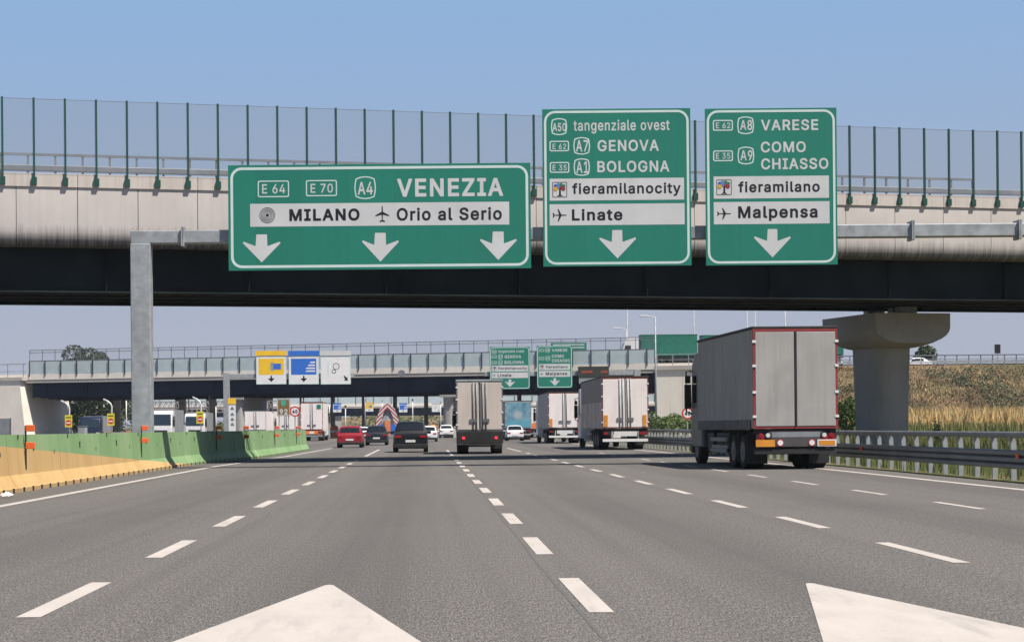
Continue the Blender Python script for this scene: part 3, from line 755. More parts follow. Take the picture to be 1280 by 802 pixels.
# ------------------------------------------------------------------ overhead direction signs
class Face:
    """maps pixels of a crop (with the sign's four corners) to the sign's own metres"""
    def __init__(self, TL, TR, BL, W, H):
        self.o = Vector(TL); self.u = Vector(TR) - self.o; self.v = Vector(BL) - self.o
        self.W, self.H = W, H
        self.det = self.u.x * self.v.y - self.u.y * self.v.x
    def p(self, x, y):
        q = Vector((x, y)) - self.o
        a = (q.x * self.v.y - q.y * self.v.x) / self.det
        b = (self.u.x * q.y - self.u.y * q.x) / self.det
        return ((a - .5) * self.W, (1 - b) * self.H)
    def rect(self, x0, x1, y0, y1):
        cx, cy = (x0 + x1) / 2, (y0 + y1) / 2
        l, r = self.p(x0, cy)[0], self.p(x1, cy)[0]
        t, b = self.p(cx, y0)[1], self.p(cx, y1)[1]
        return l, r, b, t

def sign_base(root, W, H, face, back, line, inset, lw, rad):
    b = MB(); b.box(-W / 2, W / 2, 0, .05, 0, H); pan = b.build('panel', face, root)
    b = MB()
    for k in range(max(2, int(W / 1.6))):
        xx = -W / 2 + W * (k + .5) / max(2, int(W / 1.6)); b.box(xx - .05, xx + .05, .05, .14, .1, H - .1)
    b.build('back_rail', back, root)
    if line:
        m = MB(); ring(m, rrect(-W / 2 + inset, W / 2 - inset, inset, H - inset, rad), rrect(-W / 2 + inset + lw, W / 2 - inset - lw, inset + lw, H - inset - lw, rad - lw), -.004)
        m.build('border', line, root)
    return pan

def words(root, fc, body, x0, x1, y0, y1, mt, y=-.004, bold=.022):
    m = MB(); l, r, b, t = fc.rect(x0, x1, y0, y1); add_text(m, body, l, r, b, t, y, bold)
    return m.build('lettering', mt, root)

def e_box(root, fc, body, bx, tx):
    m = MB(); l, r, b, t = fc.rect(*bx); ring(m, rrect(l, r, b, t, .06), rrect(l + .035, r - .035, b + .035, t - .035, .035), -.004)
    o = m.build('route_plate', M['sign_line'], root); words(o, fc, body, *tx, M['sign_white'], bold=.012)

def a_shield(root, fc, body, bx, tx):
    m = MB(); l, r, b, t = fc.rect(*bx)
    def oct_(d):
        w_, h_ = (r - l) / 2 - d, (t - b) / 2 - d; cx, cz = (l + r) / 2, (t + b) / 2
        q = [(1, .0), (.97, .35), (.88, .80), (.45, .95), (0, 1), (-.45, .95), (-.88, .80), (-.97, .35), (-1, 0), (-.97, -.35), (-.88, -.80), (-.45, -.95), (0, -1), (.45, -.95), (.88, -.80), (.97, -.35)]
        return [(cx + w_ * a, cz + h_ * c) for a, c in q]
    ring(m, oct_(0), oct_(.036), -.004)
    o = m.build('route_shield', M['sign_line'], root); words(o, fc, body, *tx, M['sign_white'], bold=.018)

def plate(root, fc, bx):
    m = MB(); l, r, b, t = fc.rect(*bx); flat(m, [(l, b), (r, b), (r, t), (l, t)], -.004)
    return m.build('white_plate', M['sign_white'], root)

def down_arrow(root, fc, x0, x1, y0, y1, s0, s1):
    m = MB()
    k = (y1 - y0)
    P = [fc.p(s0, y0), fc.p(s1, y0), fc.p(s1 + 2, y0 + k * .42), fc.p(x1 - 3, y0 + k * .26), fc.p(x1, y0 + k * .31), fc.p((s0 + s1) / 2 + 2, y1), fc.p(x0, y0 + k * .31), fc.p(x0 + 3, y0 + k * .26), fc.p(s0 - 2, y0 + k * .42)]
    flat(m, P[::-1], -.004)
    m.build('arrow', M['sign_white'], root)

def plane_icon(root, fc, x0, x1, y0, y1, up=False):
    m = MB(); l, r, b, t = fc.rect(x0, x1, y0, y1)
    base = [(1, 0), (.9, .07), (.25, .09), (-.15, .95), (-.30, 1), (-.10, .09), (-.72, .06), (-.85, .36), (-1, .36), (-.92, 0), (-1, -.36), (-.85, -.36), (-.72, -.06), (-.10, -.09), (-.30, -1), (-.15, -.95), (.25, -.09), (.9, -.07)]
    P = [((l + r) / 2 + (-q[1] if up else q[0]) * (r - l) / 2, (b + t) / 2 + (q[0] if up else q[1]) * (t - b) / 2) for q in base]
    flat(m, P, -.008); m.build('aeroplane_symbol', M['black'], root)

def tree_logo(root, fc, bx):
    m = MB(); l, r, b, t = fc.rect(*bx)
    w_, h_ = r - l, t - b
    ring(m, rrect(l, r, b, t, .03), rrect(l + .018, r - .018, b + .018, t - .018, .02), -.008)
    flat(m, [(l + w_ * .45, b + h_ * .12), (l + w_ * .58, b + h_ * .12), (l + w_ * .57, b + h_ * .58), (l + w_ * .46, b + h_ * .58)], -.008)
    flat(m, [(l + w_ * .3, b + h_ * .08), (l + w_ * .72, b + h_ * .08), (l + w_ * .58, b + h_ * .16), (l + w_ * .44, b + h_ * .16)], -.009)
    o = m.build('tree_logo', M['black'], root)
    mats = [pm('logo_blue', (.05, .09, .35), .5), pm('logo_sky', (.10, .22, .45), .5), pm('logo_green', (.03, .16, .10), .5), pm('logo_red', (.25, .03, .04), .5), pm('logo_yellow', (.55, .33, .04), .5)] if 'logo' not in M else M['logo']
    M['logo'] = mats
    m = MB()
    for k, (a, c, rr, mi) in enumerate(((.22, .74, .13, 0), (.40, .82, .12, 1), (.60, .82, .12, 2), (.78, .74, .12, 2), (.75, .56, .14, 3), (.22, .55, .15, 4), (.42, .66, .11, 1), (.60, .64, .11, 3))):
        m.cur = mi; flat(m, circ(l + w_ * a, b + h_ * c, w_ * rr, 12), -.010 - k * .0006)
    m.build('logo_crown', mats, o)

GY = 61.0
gan = thing('sign_gantry', 'galvanised box beam gantry spanning the road in front of the near overpass', 'gantry', (0, GY, 0))
pL = at(175, 300, GY)
ztop = at(175, 304, GY).z
hx = 12.5 / F * GY
b = MB(); b.box(pL.x - hx, pL.x + hx, -.02, .58, -.05, ztop); b.build('post', M['galv'], gan, bevel=.03)
b = MB(); b.box(pL.x - hx - .15, pL.x + hx + .15, -.2, .75, 0, .06); b.build('base_plate', M['galv'], gan)
zb0, zb1 = at(220, 307, GY).z, at(220, 288, GY).z
b = MB(); b.box(pL.x - hx, 22.6, .10, .56, ztop, zb1 + .02); b.build('beam', M['galv'], gan, bevel=.03)
for xx in (228, 1142, 1276):
    q = at(xx, 290, GY).x
    b = MB(); b.box(q - .05, q - .006, .0, .66, ztop - .10, zb1 + .12); b.box(q + .006, q + .05, .0, .66, ztop - .10, zb1 + .12); b.build('flange', M['galv'], gan)
b = MB(); b.box(22.0, 22.6, -.02, .58, -.05, ztop); b.build('post', M['galv'], gan, bevel=.03)

def sign_at(name_label, TLp, TRp, BLp, BRp, Y, cat='road sign', group=None):
    cx = sum(p[0] for p in (TLp, TRp, BLp, BRp)) / 4
    top = (TLp[1] + TRp[1]) / 2; bot = (BLp[1] + BRp[1]) / 2
    W = ((TRp[0] - TLp[0]) + (BRp[0] - BLp[0])) / 2 / F * Y
    H = (bot - top) / F * Y
    loc = at(cx, bot, Y)
    return thing('direction_sign', name_label, cat, loc, 0, group), W, H
SY = GY - .16
s1, W, H = sign_at('wide green overhead sign reading VENEZIA with three white down arrows', (284.4, 206.7), (662.4, 203.5), (287.6, 339), (665.6, 334), SY)
fc = Face((45, 52), (1225, 42), (55, 465), W, H)
sign_base(s1, W, H, M['sign_green'], M['galv_dark'], M['sign_line'], .075, .085, .36)
e_box(s1, fc, 'E 64', (163, 285, 112, 177), (180, 270, 126, 163))
e_box(s1, fc, 'E 70', (351, 472, 110, 173), (369, 456, 124, 160))
a_shield(s1, fc, 'A4', (540, 624, 95, 185), (553, 612, 117, 167))
words(s1, fc, 'VENEZIA', 706, 1121, 103, 174, M['sign_white'], bold=.028)
pl = plate(s1, fc, (135, 1146, 199, 289))
m = MB(); cx, cz = fc.p(202, 248)
for a, bb in ((.268, .248), (.218, .198), (.168, .148), (.118, .098)):
    ring(m, circ(cx, cz, a * .95), circ(cx, cz, bb * .95), -.008)
flat(m, circ(cx, cz, .055), -.008)
m.build('city_centre_symbol', M['black'], pl)
words(pl, fc, 'MILANO', 288, 562, 222, 270, M['black'], -.008, .034)
plane_icon(pl, fc, 623, 678, 210, 275, True)
words(pl, fc, 'Orio al Serio', 707, 1117, 217, 268, M['black'], -.008, .03)
down_arrow(s1, fc, 108, 255, 323, 433, 160, 202)
down_arrow(s1, fc, 573, 717, 317, 430, 623, 665)
down_arrow(s1, fc, 1033, 1177, 312, 424, 1083, 1125)

s2, W, H = sign_at('near green overhead sign reading tangenziale ovest, GENOVA, BOLOGNA and Linate', (677.6, 136), (862.4, 136), (681.1, 333), (866.6, 331.4), SY)
fc = Face((55, 50), (632, 50), (66, 665), W, H)
sign_base(s2, W, H, M['sign_green'], M['galv_dark'], M['sign_line'], .055, .075, .36)
a_shield(s2, fc, 'A50', (90, 153, 85, 152), (96, 149, 104, 137))
words(s2, fc, 'tangenziale ovest', 178, 552, 93, 147, M['sign_white'], bold=.018)
e_box(s2, fc, 'E 62', (85, 161, 174, 215), (97, 150, 185, 207))
a_shield(s2, fc, 'A7', (178, 243, 160, 229), (188, 236, 172, 217))
words(s2, fc, 'GENOVA', 272, 511, 172, 217, M['sign_white'])
e_box(s2, fc, 'E 35', (87, 163, 257, 299), (98, 153, 268, 290))
a_shield(s2, fc, 'A1', (180, 243, 243, 312), (190, 237, 255, 301))
words(s2, fc, 'BOLOGNA', 272, 553, 254, 299, M['sign_white'])
pl = plate(s2, fc, (87, 611, 322, 408)); tree_logo(pl, fc, (98, 155, 335, 395))
words(pl, fc, 'fieramilanocity', 175, 598, 340, 393, M['black'], -.008, .026)
pl = plate(s2, fc, (88, 614, 422, 505)); plane_icon(pl, fc, 100, 155, 440, 490)
words(pl, fc, 'Linate', 175, 372, 441, 487, M['black'], -.008, .034)
down_arrow(s2, fc, 282, 426, 525, 636, 333, 371)

s3, W, H = sign_at('near green overhead sign reading VARESE, COMO, CHIASSO and Malpensa', (880.4, 136), (1044.3, 134.7), (885.2, 332), (1050.1, 330), SY)
fc = Face((688, 50), (1200, 46), (703, 662), W, H)
sign_base(s3, W, H, M['sign_green'], M['galv_dark'], M['sign_line'], .055, .075, .36)
e_box(s3, fc, 'E 62', (720, 798, 94, 136), (732, 788, 104, 127))
a_shield(s3, fc, 'A8', (815, 880, 80, 150), (826, 873, 94, 134))
words(s3, fc, 'VARESE', 907, 1130, 92, 135, M['sign_white'])
e_box(s3, fc, 'E 35', (723, 800, 213, 255), (734, 790, 223, 246))
a_shield(s3, fc, 'A9', (818, 883, 198, 268), (829, 876, 212, 252))
words(s3, fc, 'COMO', 908, 1083, 178, 221, M['sign_white'])
words(s3, fc, 'CHIASSO', 910, 1172, 243, 287, M['sign_white'])
pl = plate(s3, fc, (727, 1176, 313, 400)); tree_logo(pl, fc, (738, 797, 327, 387))
words(pl, fc, 'fieramilano', 823, 1140, 333, 376, M['black'], -.008, .03)
pl = plate(s3, fc, (729, 1180, 413, 500)); plane_icon(pl, fc, 742, 797, 437, 483)
words(pl, fc, 'Malpensa', 824, 1133, 430, 488, M['black'], -.008, .034)
down_arrow(s3, fc, 887, 1030, 520, 631, 940, 977)
# ------------------------------------------------------------------ right crash barrier
def gx(y):
    return 13.35 if y < 62 else 13.35 - .45 * min(1, (y - 62) / 38) if y < 100 else 12.9 + max(0, y - 130) * .02
gr = thing('crash_barrier', 'grey triple wave steel crash barrier with upper rail along the right verge', 'crash barrier')
ys = [24 + 4 * k for k in range(42)]
prof = [(0, .25), (-.09, .28), (-.09, .35), (-.02, .385), (-.09, .42), (-.09, .50), (-.02, .535), (-.09, .57), (-.09, .645), (0, .68), (.012, .68), (.012, .25)]
b = MB(); b.loft([[(gx(y) + p[0] - .10, y, p[1]) for p in prof] for y in ys]); b.build('wave_beam', M['galv_dark'], gr)
b = MB(); b.path([(gx(y) + .0, y, 1.02) for y in ys], .075, 10); b.build('top_rail', M['galv_dark'], gr, smooth='all')
y = 30.1
post0 = None
while y < 162:
    if post0 is None:
        p = MB(); p.box(-.01, .11, -.035, .035, -.1, .70)
        p.prism([(-.01, -.035, .70), (.11, -.035, .70), (.10, -.035, .88), (.04, -.035, .98), (-.06, -.035, .98), (-.02, -.035, .86)], (0, .07, 0))
        post0 = p.build('rail_post', M['galv'], gr); o = post0
    else:
        o = post0.copy(); COL.objects.link(o)
    o.location = (gx(y), y, 0)
    y += 1.40
for yy, c in ((41.6, 'orange'), (56.5, 'orange'), (86, 'orange')):
    p = MB(); p.box(gx(yy) - .22, gx(yy) - .19, yy - .10, yy + .10, .50, .60); p.build('reflector', M[c], gr)

# ------------------------------------------------------------------ left precast barrier
def bx(y):
    if y < 70.4: return -8.62 + (y - 38) * .002
    if y < 84: return -8.55 + (y - 70.4) * .085
    return -7.39 + (y - 84) * .016
SEG = 5.6
prof = [(0, 0), (0, .09), (-.05, .11), (-.20, .36), (-.27, 1.22), (-.49, 1.22), (-.56, .36), (-.71, .11), (-.76, .09), (-.76, 0)]
b = MB()
b.loft([[(p[0], .02 + t, p[1]) for p in prof] for t in (0, SEG - .04)])
b.cur = 1
for k in range(6):
    yy = .45 + k * .92
    b.box(-.012, .006, yy, yy + .16, .0, .10)
b.box(-.246, -.232, 2.6, 2.68, .86, 1.02); b.box(-.246, -.232, 4.9, 4.97, .60, .85); b.box(-.262, -.25, 1.1, 1.16, 1.12, 1.22)
seg0 = b.build('concrete_barrier', [M['barrier'], M['black']], bevel=0)
words_n = ['first', 'second', 'third', 'fourth', 'fifth', 'sixth', 'seventh', 'eighth', 'ninth', 'tenth', 'eleventh', 'twelfth', 'thirteenth', 'fourteenth']
for k in range(14):
    o = seg0 if k == 0 else seg0.copy()
    if k: COL.objects.link(o)
    y0 = 34.0 + SEG * k
    sh = 0 if k < 6 else .0
    x0, x1 = bx(y0), bx(y0 + SEG)
    o.location = (x0, y0, 0)
    o.rotation_euler = (0, 0, -math.atan2(x1 - x0, SEG))
    if k < 6:
        lb = f'concrete barrier, yellow paint rising below green, {words_n[k]} from the left edge of the row'
    else:
        lb = f'all green concrete barrier, {words_n[k - 6]} one past the end of the yellow paint'
    tag(o, lb, 'concrete barrier', 'concrete barriers along the left edge')
# orange markers on the barrier
mk0 = thing('marker_post', 'orange double marker on green barrier, leftmost and nearest of its row', 'marker post', (0, 0, 0), 0, 'orange markers on the barrier')
p = MB(); p.box(-.02, .015, -.015, .015, .45, 1.42); p.build('post', M['chassis'], mk0)
for z in (1.36, .98):
    p = MB(); p.box(.0, .21, -.03, -.005, z - .072, z + .072); p.build('plate', M['orange'], mk0, bevel=.02)
for k, (px, lab) in enumerate(((31, None), (176, 'orange double marker on green barrier in front of the gantry post'),
                         (270, 'orange double marker on the last lit barrier before the overpass shadow'), (305, 'orange double marker on barrier at the far rim of the overpass shadow'),
                         (343, 'orange double marker below the brown number sign'), (370, 'farthest orange double marker, beside the round 40 sign'))):
    o = mk0 if k == 0 else copy_tree(mk0)
    y = 38.0
    for _ in range(30): y = (bx(y) - .22) * F / (px - U0)
    o.location = (bx(y) - .20, y, 0)
    o.rotation_euler.z = rnd.uniform(-.1, .1)
    if lab: o['label'] = lab

# ------------------------------------------------------------------ second and third bridge
def far_bridge(name_label, loc, rz, length, W, full=True, x_from=0.0):
    t = thing('overpass', name_label, 'overpass', loc, rz)
    a, bb = x_from, length
    d = MB(); d.box(a - 6, bb + 14, 0, W, 7.7, 8.1); d.box(a - 6, bb + 14, W - .4, W, 8.1, 8.9)
    d.build('deck_slab', M['conc_slab'], t)
    d = MB(); d.box(a - 6, bb + 14, -.06, .4, 8.12, 8.85); d.build('edge_beam', M['conc_lit'], t)
    ny = 5 if full else 3
    for k in range(ny):
        yy = .8 + k * (W - 1.6) / (ny - 1); dz = -.09 * k if full else 0
        m = MB(); m.box(a, bb, yy - .04, yy + .04, 5.85 + dz, 7.68); m.box(a, bb, yy - .3, yy + .3, 5.77 + dz, 5.85 + dz); m.box(a, bb, yy - .3, yy + .3, 7.6, 7.7)
        x = a + 2
        while x < bb: m.box(x, x + .05, yy - .25, yy - .04, 5.85, 7.6); x += 6
        m.build('girder', M['steel_blue'], t)
    m = MB(); m.box(a, bb, -.02, .0, 8.88, 10.5); m.build('screen_panel', M['panel'], t)
    x = a; ps = MB(); px_ = None
    while x <= bb + .01:
        if px_ is None:
            q = MB(); q.box(-.05, .05, -.16, -.03, 8.6, 10.6); px_ = q.build('screen_post', M['chassis'], t); o = px_
        else:
            o = px_.copy(); COL.objects.link(o)
        o.location = (x, 0, 0); x += 2.3 if full else 4.5
    x = a; px_ = None
    while x <= bb + .01:
        if px_ is None:
            q = MB(); q.box(-.035, .035, .02, .09, 10.2, 12.05); px_ = q.build('fence_post', M['galv_dark'], t); o = px_
        else:
            o = px_.copy(); COL.objects.link(o)
        o.location = (x, 0, 0); x += 1.85 if full else 3.6
    for z, r in ((10.58, .07), (11.72, .035), (12.05, .04)):
        m = MB(); m.box(a, bb, .0, .08, z - r, z + r); m.build('rail', M['galv_dark'], t)
    m = MB(); m.box(a, bb, .04, .05, 10.65, 12.0); m.build('mesh_panel', M['mesh_thin'], t)
    # far side crash rail
    m = MB(); m.box(a - 4, bb + 14, W - .3, W - .1, 10.05, 10.32); m.box(a - 4, bb + 14, W - .1, W, 11.0, 11.1)
    x = a - 4
    while x < bb + 14: m.box(x - .05, x + .05, W - .1, W, 8.9, 11.05); x += 2.3
    m.build('crash_rail', M['galv_dark'], t)
    return t
PA, PB = Vector((-52.8, 250, 0)), Vector((27.9, 228, 0))
ln = (PB - PA).length
rzb = math.atan2(PB.y - PA.y, PB.x - PA.x)
b2 = far_bridge('far overpass with dark blue girder and panel screens beyond the near overpass', PA, rzb, ln, 11.0)
# abutments, wing walls, piers (local)
m = MB(); m.prism([(.0, -1.2, -.1), (-.9, -1.2, 8.0), (-16, -1.2, 8.0), (-16, -1.2, -.1)], (0, 14, 0)); ab = m.build('abutment', M['conc_lit'], b2)
m = MB(); m.box(-16, -.4, -1.35, 12, 8.0, 8.45); m.build('abutment_cap', M['conc_slab'], b2)
m = MB(); m.box(-3.9, -2.3, -1.26, -1.18, .4, 3.0); m.cur = 1; m.box(-4.05, -3.9, -1.3, -1.18, .3, 3.1); m.box(-2.3, -2.15, -1.3, -1.18, .3, 3.1); m.build('service_door', [M['silver_side'], M['galv_dark']], ab)
m = MB()
for k in range(6): m.box(ln + .3 + k * 3.3, ln + .3 + k * 3.3 + 3.27, -1.2 + .0, 12.5, -.1, 8.0)
m.build('abutment', M['conc_lit'], b2)
m = MB(); m.box(ln + .2, ln + 20, -1.4, 12.6, 8.0, 8.5); m.build('abutment_cap', M['conc_slab'], b2)
for lx in (29.2, 57.5):
    m = MB(); m.loft([[(lx + p[0], 5.5 + p[1], z) for p in rrect(-.75, .75, -4.8, 4.8, .6)] for z in (-.1, 5.1)]); m.box(lx - 1.0, lx + 1.0, .3, 10.7, 5.1, 5.4); m.build('pier', M['conc_pier'], b2, smooth=True)
m = MB()
x = ln + .5
while x < ln + 18: m.box(x - .04, x + .04, -.9, -.8, 8.5, 9.9); x += 1.9
m.box(ln, ln + 18, -.9, -.8, 9.85, 9.95); m.box(ln, ln + 18, -.88, -.82, 9.2, 9.26)
m.build('handrail', M['galv'], b2)
m = MB()
x = -.5
while x > -18: m.box(x - .04, x + .04, -.9, -.8, 8.4, 10.2); x -= 2.3
m.box(-18, 0, -.9, -.8, 10.15, 10.25); m.box(-18, 0, -.88, -.82, 9.2, 9.26)
m.build('handrail', M['galv'], b2)
# small blue round emblem on the girder
q = at(502, 467, 236); m = MB(); m.prism([(q.x + .45 * math.cos(a * math.pi / 8), q.y - 1.2, q.z + .45 * math.sin(a * math.pi / 8)) for a in range(16)], (0, .1, 0))
tag(m.build('round_plate', M['galv_dark']), 'small round blue grey plate fixed to the far overpass edge', 'plate')
b3 = far_bridge('farthest overpass seen under the far overpass, with striped rails above a dark girder', (-130, 470, -1.35), R(3), 230, 10, full=False)
m = MB()
for lx in (40, 75, 108, 142, 176): m.box(lx - .8, lx + .8, 1, 9, -.1, 5.77)
m.build('piers', M['conc_pier'], b3)

# ------------------------------------------------------------------ embankments
def bank(x0, x1, yc, zc, foot, depth, name, back=30, n=60):
    m = MB(); cols = []
    for i in range(n + 1):
        x = x0 + (x1 - x0) * i / n
        col = []
        for s, z in ((-foot, -.05), (-foot * .66, zc * .30), (-foot * .33, zc * .67), (0, zc), (depth * .5, zc + .15), (depth, zc), (depth + back, -.05)):
            j = rnd.uniform(-.25, .25) if 0 < z < zc else 0
            col.append((x, yc + s + j * 2, z + j))
        cols.append(col)
    k = len(cols[0])
    m.add([p for c in cols for p in c], [(i * k + j, (i + 1) * k + j, (i + 1) * k + j + 1, i * k + j + 1) for i in range(n) for j in range(k - 1)])
    return struct(m.build(name, M['dry'], smooth='all'))
bank(46, 420, 228, 8.35, 26, 13, 'embankment')
bank(-420, -69.5, 254, 8.0, 20, 13, 'embankment')
m = MB(); m.poly([(46, 229.5, 8.52), (420, 229.5, 8.52), (420, 240, 8.52), (46, 240, 8.52)]); struct(m.build('upper_road', M['asphalt']))
rl2 = thing('bank_railing', 'steel crash rail with posts along the crest of the dry embankment', 'railing', (0, 228.2, 8.35))
x = 46
while x < 118:
    p = MB(); p.box(x - .06, x + .06, 0, .1, 0, 1.15); p.build('railing_post', M['galv'], rl2); x += 1.45
p = MB(); p.box(44, 300, -.06, .0, .28, .42); p.build('lower_beam', M['galv'], rl2)
p = MB(); p.box(44, 300, -.08, .0, 1.12, 1.26); p.build('top_beam', M['galv_dark'], rl2)
p = MB(); p.box(44, 300, -.05, .0, .72, .78); p.build('middle_bar', M['galv_dark'], rl2)
p = MB(); p.box(44, 300, 10.5, 10.7, .55, .95); p.build('far_beam', M['galv'], rl2)
bs = thing('back_of_sign', 'small black square sign board on a thin post above the embankment rail', 'road sign', (at(1247, 445, 229).x, 229, 8.4))
p = MB(); p.box(-.05, .05, .05, .1, 0, 1.7); p.build('post', M['galv'], bs)
p = MB(); p.box(-.36, .36, 0, .05, 1.35, 2.45); p.build('panel', M['black'], bs)

# ------------------------------------------------------------------ second gantry pair with its signs
G2 = 226.0
def cantilever(label, px_post, px_end, zbeam):
    X0 = at(px_post, 500, G2).x; X1 = at(px_end, 500, G2).x
    t = thing('cantilever_gantry', label, 'gantry', (X0, G2, 0))
    p = MB(); p.box(-.38, .38, 0, .5, -.1, zbeam + .7); p.build('post', M['galv'], t, bevel=.03)
    p = MB(); s = (X1 - X0); a, b_ = (.38, s) if s > 0 else (s, -.38)
    p.box(a, b_, .06, .44, zbeam, zbeam + .55); p.build('beam', M['galv'], t, bevel=.03)
    return t
cantilever('cantilever gantry on a grey post carrying the yellow, blue and white payment signs', 283, 443, 7.4)
cantilever('far cantilever gantry carrying two green signs and a dark message board', 797, 606, 7.4)
far2 = copy_tree(s2)
far2['label'] = 'far small green sign reading GENOVA and Linate, half behind the box lorry'
q = at(637.5, 486, G2 - .2); far2.location = q
far3 = copy_tree(s3)
far3['label'] = 'far small green sign reading VARESE, COMO and Malpensa by the dark message board'
q = at(693.5, 484.5, G2 - .2); far3.location = q
def toll_sign(label, pxc, kind, loc=None, sc=1.0, group=None):
    q = at(pxc, 480, G2 - .2) if loc is None else loc
    t = thing('payment_sign', label, 'payment sign', q, 0, group)
    W, H = 3.62, 3.45
    m = MB(); m.box(-W / 2, W / 2, 0, .12, 0, H); m.build('panel', M['white_paint'], t)
    head = {'y': M['yellow'], 'b': M['blue'], 'w': M['sign_white']}[kind]
    m = MB(); m.box(-W / 2 - .05, W / 2 + .05, -.06, .14, H, H + .58); m.build('header', head, t)
    m = MB(); ring(m, rrect(-W / 2, W / 2, 0, H, .02), rrect(-W / 2 + .09, W / 2 - .09, .09, H - .09, .02), -.006); m.build('border', M['sign_line'], t)
    m = MB()
    if kind != 'w':
        m.poly([(-W / 2 + .28, -.006, 1.15), (W / 2 - .28, -.006, 1.15), (W / 2 - .28, -.006, H - .35), (-W / 2 + .28, -.006, H - .35)])
        o = m.build('colour_field', head, t)
        if kind == 'y':
            m = MB(); m.poly([(-.1, -.012, 1.62), (.32, -.012, 1.62), (.32, -.012, 2.62), (-.1, -.012, 2.62)]); m.build('device_edge', M['galv'], o)
            m = MB(); m.poly([(.26, -.016, 1.78), (1.18, -.016, 1.78), (1.18, -.016, 2.48), (.26, -.016, 2.48)]); m.build('device', M['blue'], o)
        else:
            m = MB()
            for z, a in ((2.55, .75), (2.2, .5), (1.85, .25), (1.5, .25)): m.poly([(a - .05, -.012, z), (1.35, -.012, z), (1.40, -.012, z + .17), (a + .12, -.012, z + .17)])
            m.build('card_stripes', M['white_paint'], o)
    else:
        for cx, cz, r in ((.05, 2.15, .40), (-.22, 1.55, .26)):
            m = MB(); ring(m, circ(cx, cz, r), circ(cx, cz, r - .07), -.006)
            for a in range(5): m.poly([(cx + r * .6 * math.cos(k) * .5, -.008 - .001 * a, cz + r * .6 * math.sin(k) * .5) for k in (a * 1.25, a * 1.25 + .5, a * 1.25 + .8)])
            m.build('coin_symbol', M['black'], t)
        m = MB(); m.poly([(.1 - .9, -.006, 1.0), (-.1 - .9, -.006, 1.0), (-.1 - .9, -.006, 2.6), (.1 - .9, -.006, 2.6)]); m.build('note_symbol', M['sign_line'], t)
    m = MB()
    if kind == 'w':
        m.poly([(.95, -.006, .95), (1.05, -.006, 1.05), (1.30, -.006, .78), (1.40, -.006, .9), (1.45, -.006, .42), (.98, -.006, .45), (1.12, -.006, .60)])
    else:
        m.poly([(-.09, -.006, 1.02), (-.09, -.006, .72), (-.42, -.006, .72), (0, -.006, .28), (.42, -.006, .72), (.09, -.006, .72), (.09, -.006, 1.02)])
    m.build('arrow', M['black'], t)
    t.scale = (sc, sc, sc)
    return t
tyy = toll_sign('hanging payment sign with yellow header and yellow field over a down arrow', 339.2, 'y')
tbb = toll_sign('hanging payment sign with blue header and white card stripes over a down arrow', 379.8, 'b')
tww = toll_sign('all white hanging payment sign with coin symbols and slanting arrow', 419.8, 'w')
# message board
vm = thing('message_board', 'dark electronic message board with dim red lettering above the white lorry', 'message board', at(742, 479, G2 - .3))
p = MB(); p.box(-1.85, 1.85, 0, .4, .75, 2.05); p.build('housing', pm('board_dark', (.035, .036, .026), .5), vm)
p = MB(); p.box(-1.75, 1.85, 0.05, .35, 0, .72); p.build('lower_panel', M['silver_side'], vm)
t = NT('dim_lamps'); t.base((.22, .05, .03)); t.b.inputs['Emission Color'].default_value = (1, .12, .04, 1); t.b.inputs['Emission Strength'].default_value = .10
for xx in (-1.45, .9):
    p = MB()
    for k in range(8 if xx < 0 else 5): p.box(xx + k * .17, xx + k * .17 + .11, -.02, -.004, 1.25, 1.55)
    p.build('lamp_row', t.mat, vm)
# white pictogram pillar sign by the gantry post
ps = thing('pictogram_sign', 'tall narrow white pictogram sign with yellow head beside the far gantry post', 'road sign', (at(290, 500, 224).x, 224, 0))
p = MB(); p.box(-.42, .42, 0, .1, -.1, 4.3); p.build('panel', M['white_paint'], ps)
p = MB(); p.box(-.5, .46, -.05, .12, 4.3, 5.0); p.build('header', M['yellow'], ps)
for z in (1.7, 2.3, 2.9, 3.6):
    p = MB(); p.poly([(-.2, -.006, z), (.2, -.006, z), (.24, -.006, z + .12), (0, -.006, z + .42), (-.2, -.006, z + .15)])
    p.build('pictogram', M['galv_dark'], ps)

# speed limit discs
def speed_sign(label, px, py, Y, rad):
    q = at(px, py, Y)
    t = thing('speed_limit_sign', label, 'speed sign', (q.x, Y, 0), 0)
    p = MB(); p.box(-.04, .04, .06, .14, -.1, q.z + rad); p.build('post', M['galv'], t)
    p = MB(); p.prism([(a, 0, q.z + c) for a, c in circ(0, 0, rad)], (0, .05, 0)); p.build('disc', M['red_plain'], t)
    p = MB(); flat(p, circ(0, q.z, rad * .74), -.005); o = p.build('face', M['white_paint'], t)
    p = MB(); add_text(p, '40', -rad * .50, rad * .50, q.z - rad * .36, q.z + rad * .36, -.01, .05); p.build('lettering', M['black'], o)
speed_sign('round red rimmed 40 sign on a post before the right abutment', 859.5, 516.4, 130, .41)
speed_sign('round red rimmed 40 sign to the right of the brown number sign', 368.6, 514, 160, .45)
bsg = thing('brown_sign', 'square brown sign with green emblem above the number 92', 'road sign', (at(354.5, 510, 161).x, 161, 0))
zt, zb = at(354, 498, 161).z, at(354, 519.5, 161).z
p = MB(); p.box(-.56, .56, .0, .06, zb, zt); p.build('panel', M['brown'], bsg)
p = MB(); ring(p, rrect(-.53, .53, zb + .03, zt - .03, .05), rrect(-.48, .48, zb + .08, zt - .08, .04), -.004); p.build('border', M['sign_white'], bsg)
p = MB(); p.poly([(-.22, -.004, zt - .12), (-.22, -.004, zt - .5), (0, -.004, zt - .68), (.22, -.004, zt - .5), (.22, -.004, zt - .12)]); p.build('emblem', pm('emblem_green', (.06, .35, .24), .5), bsg)
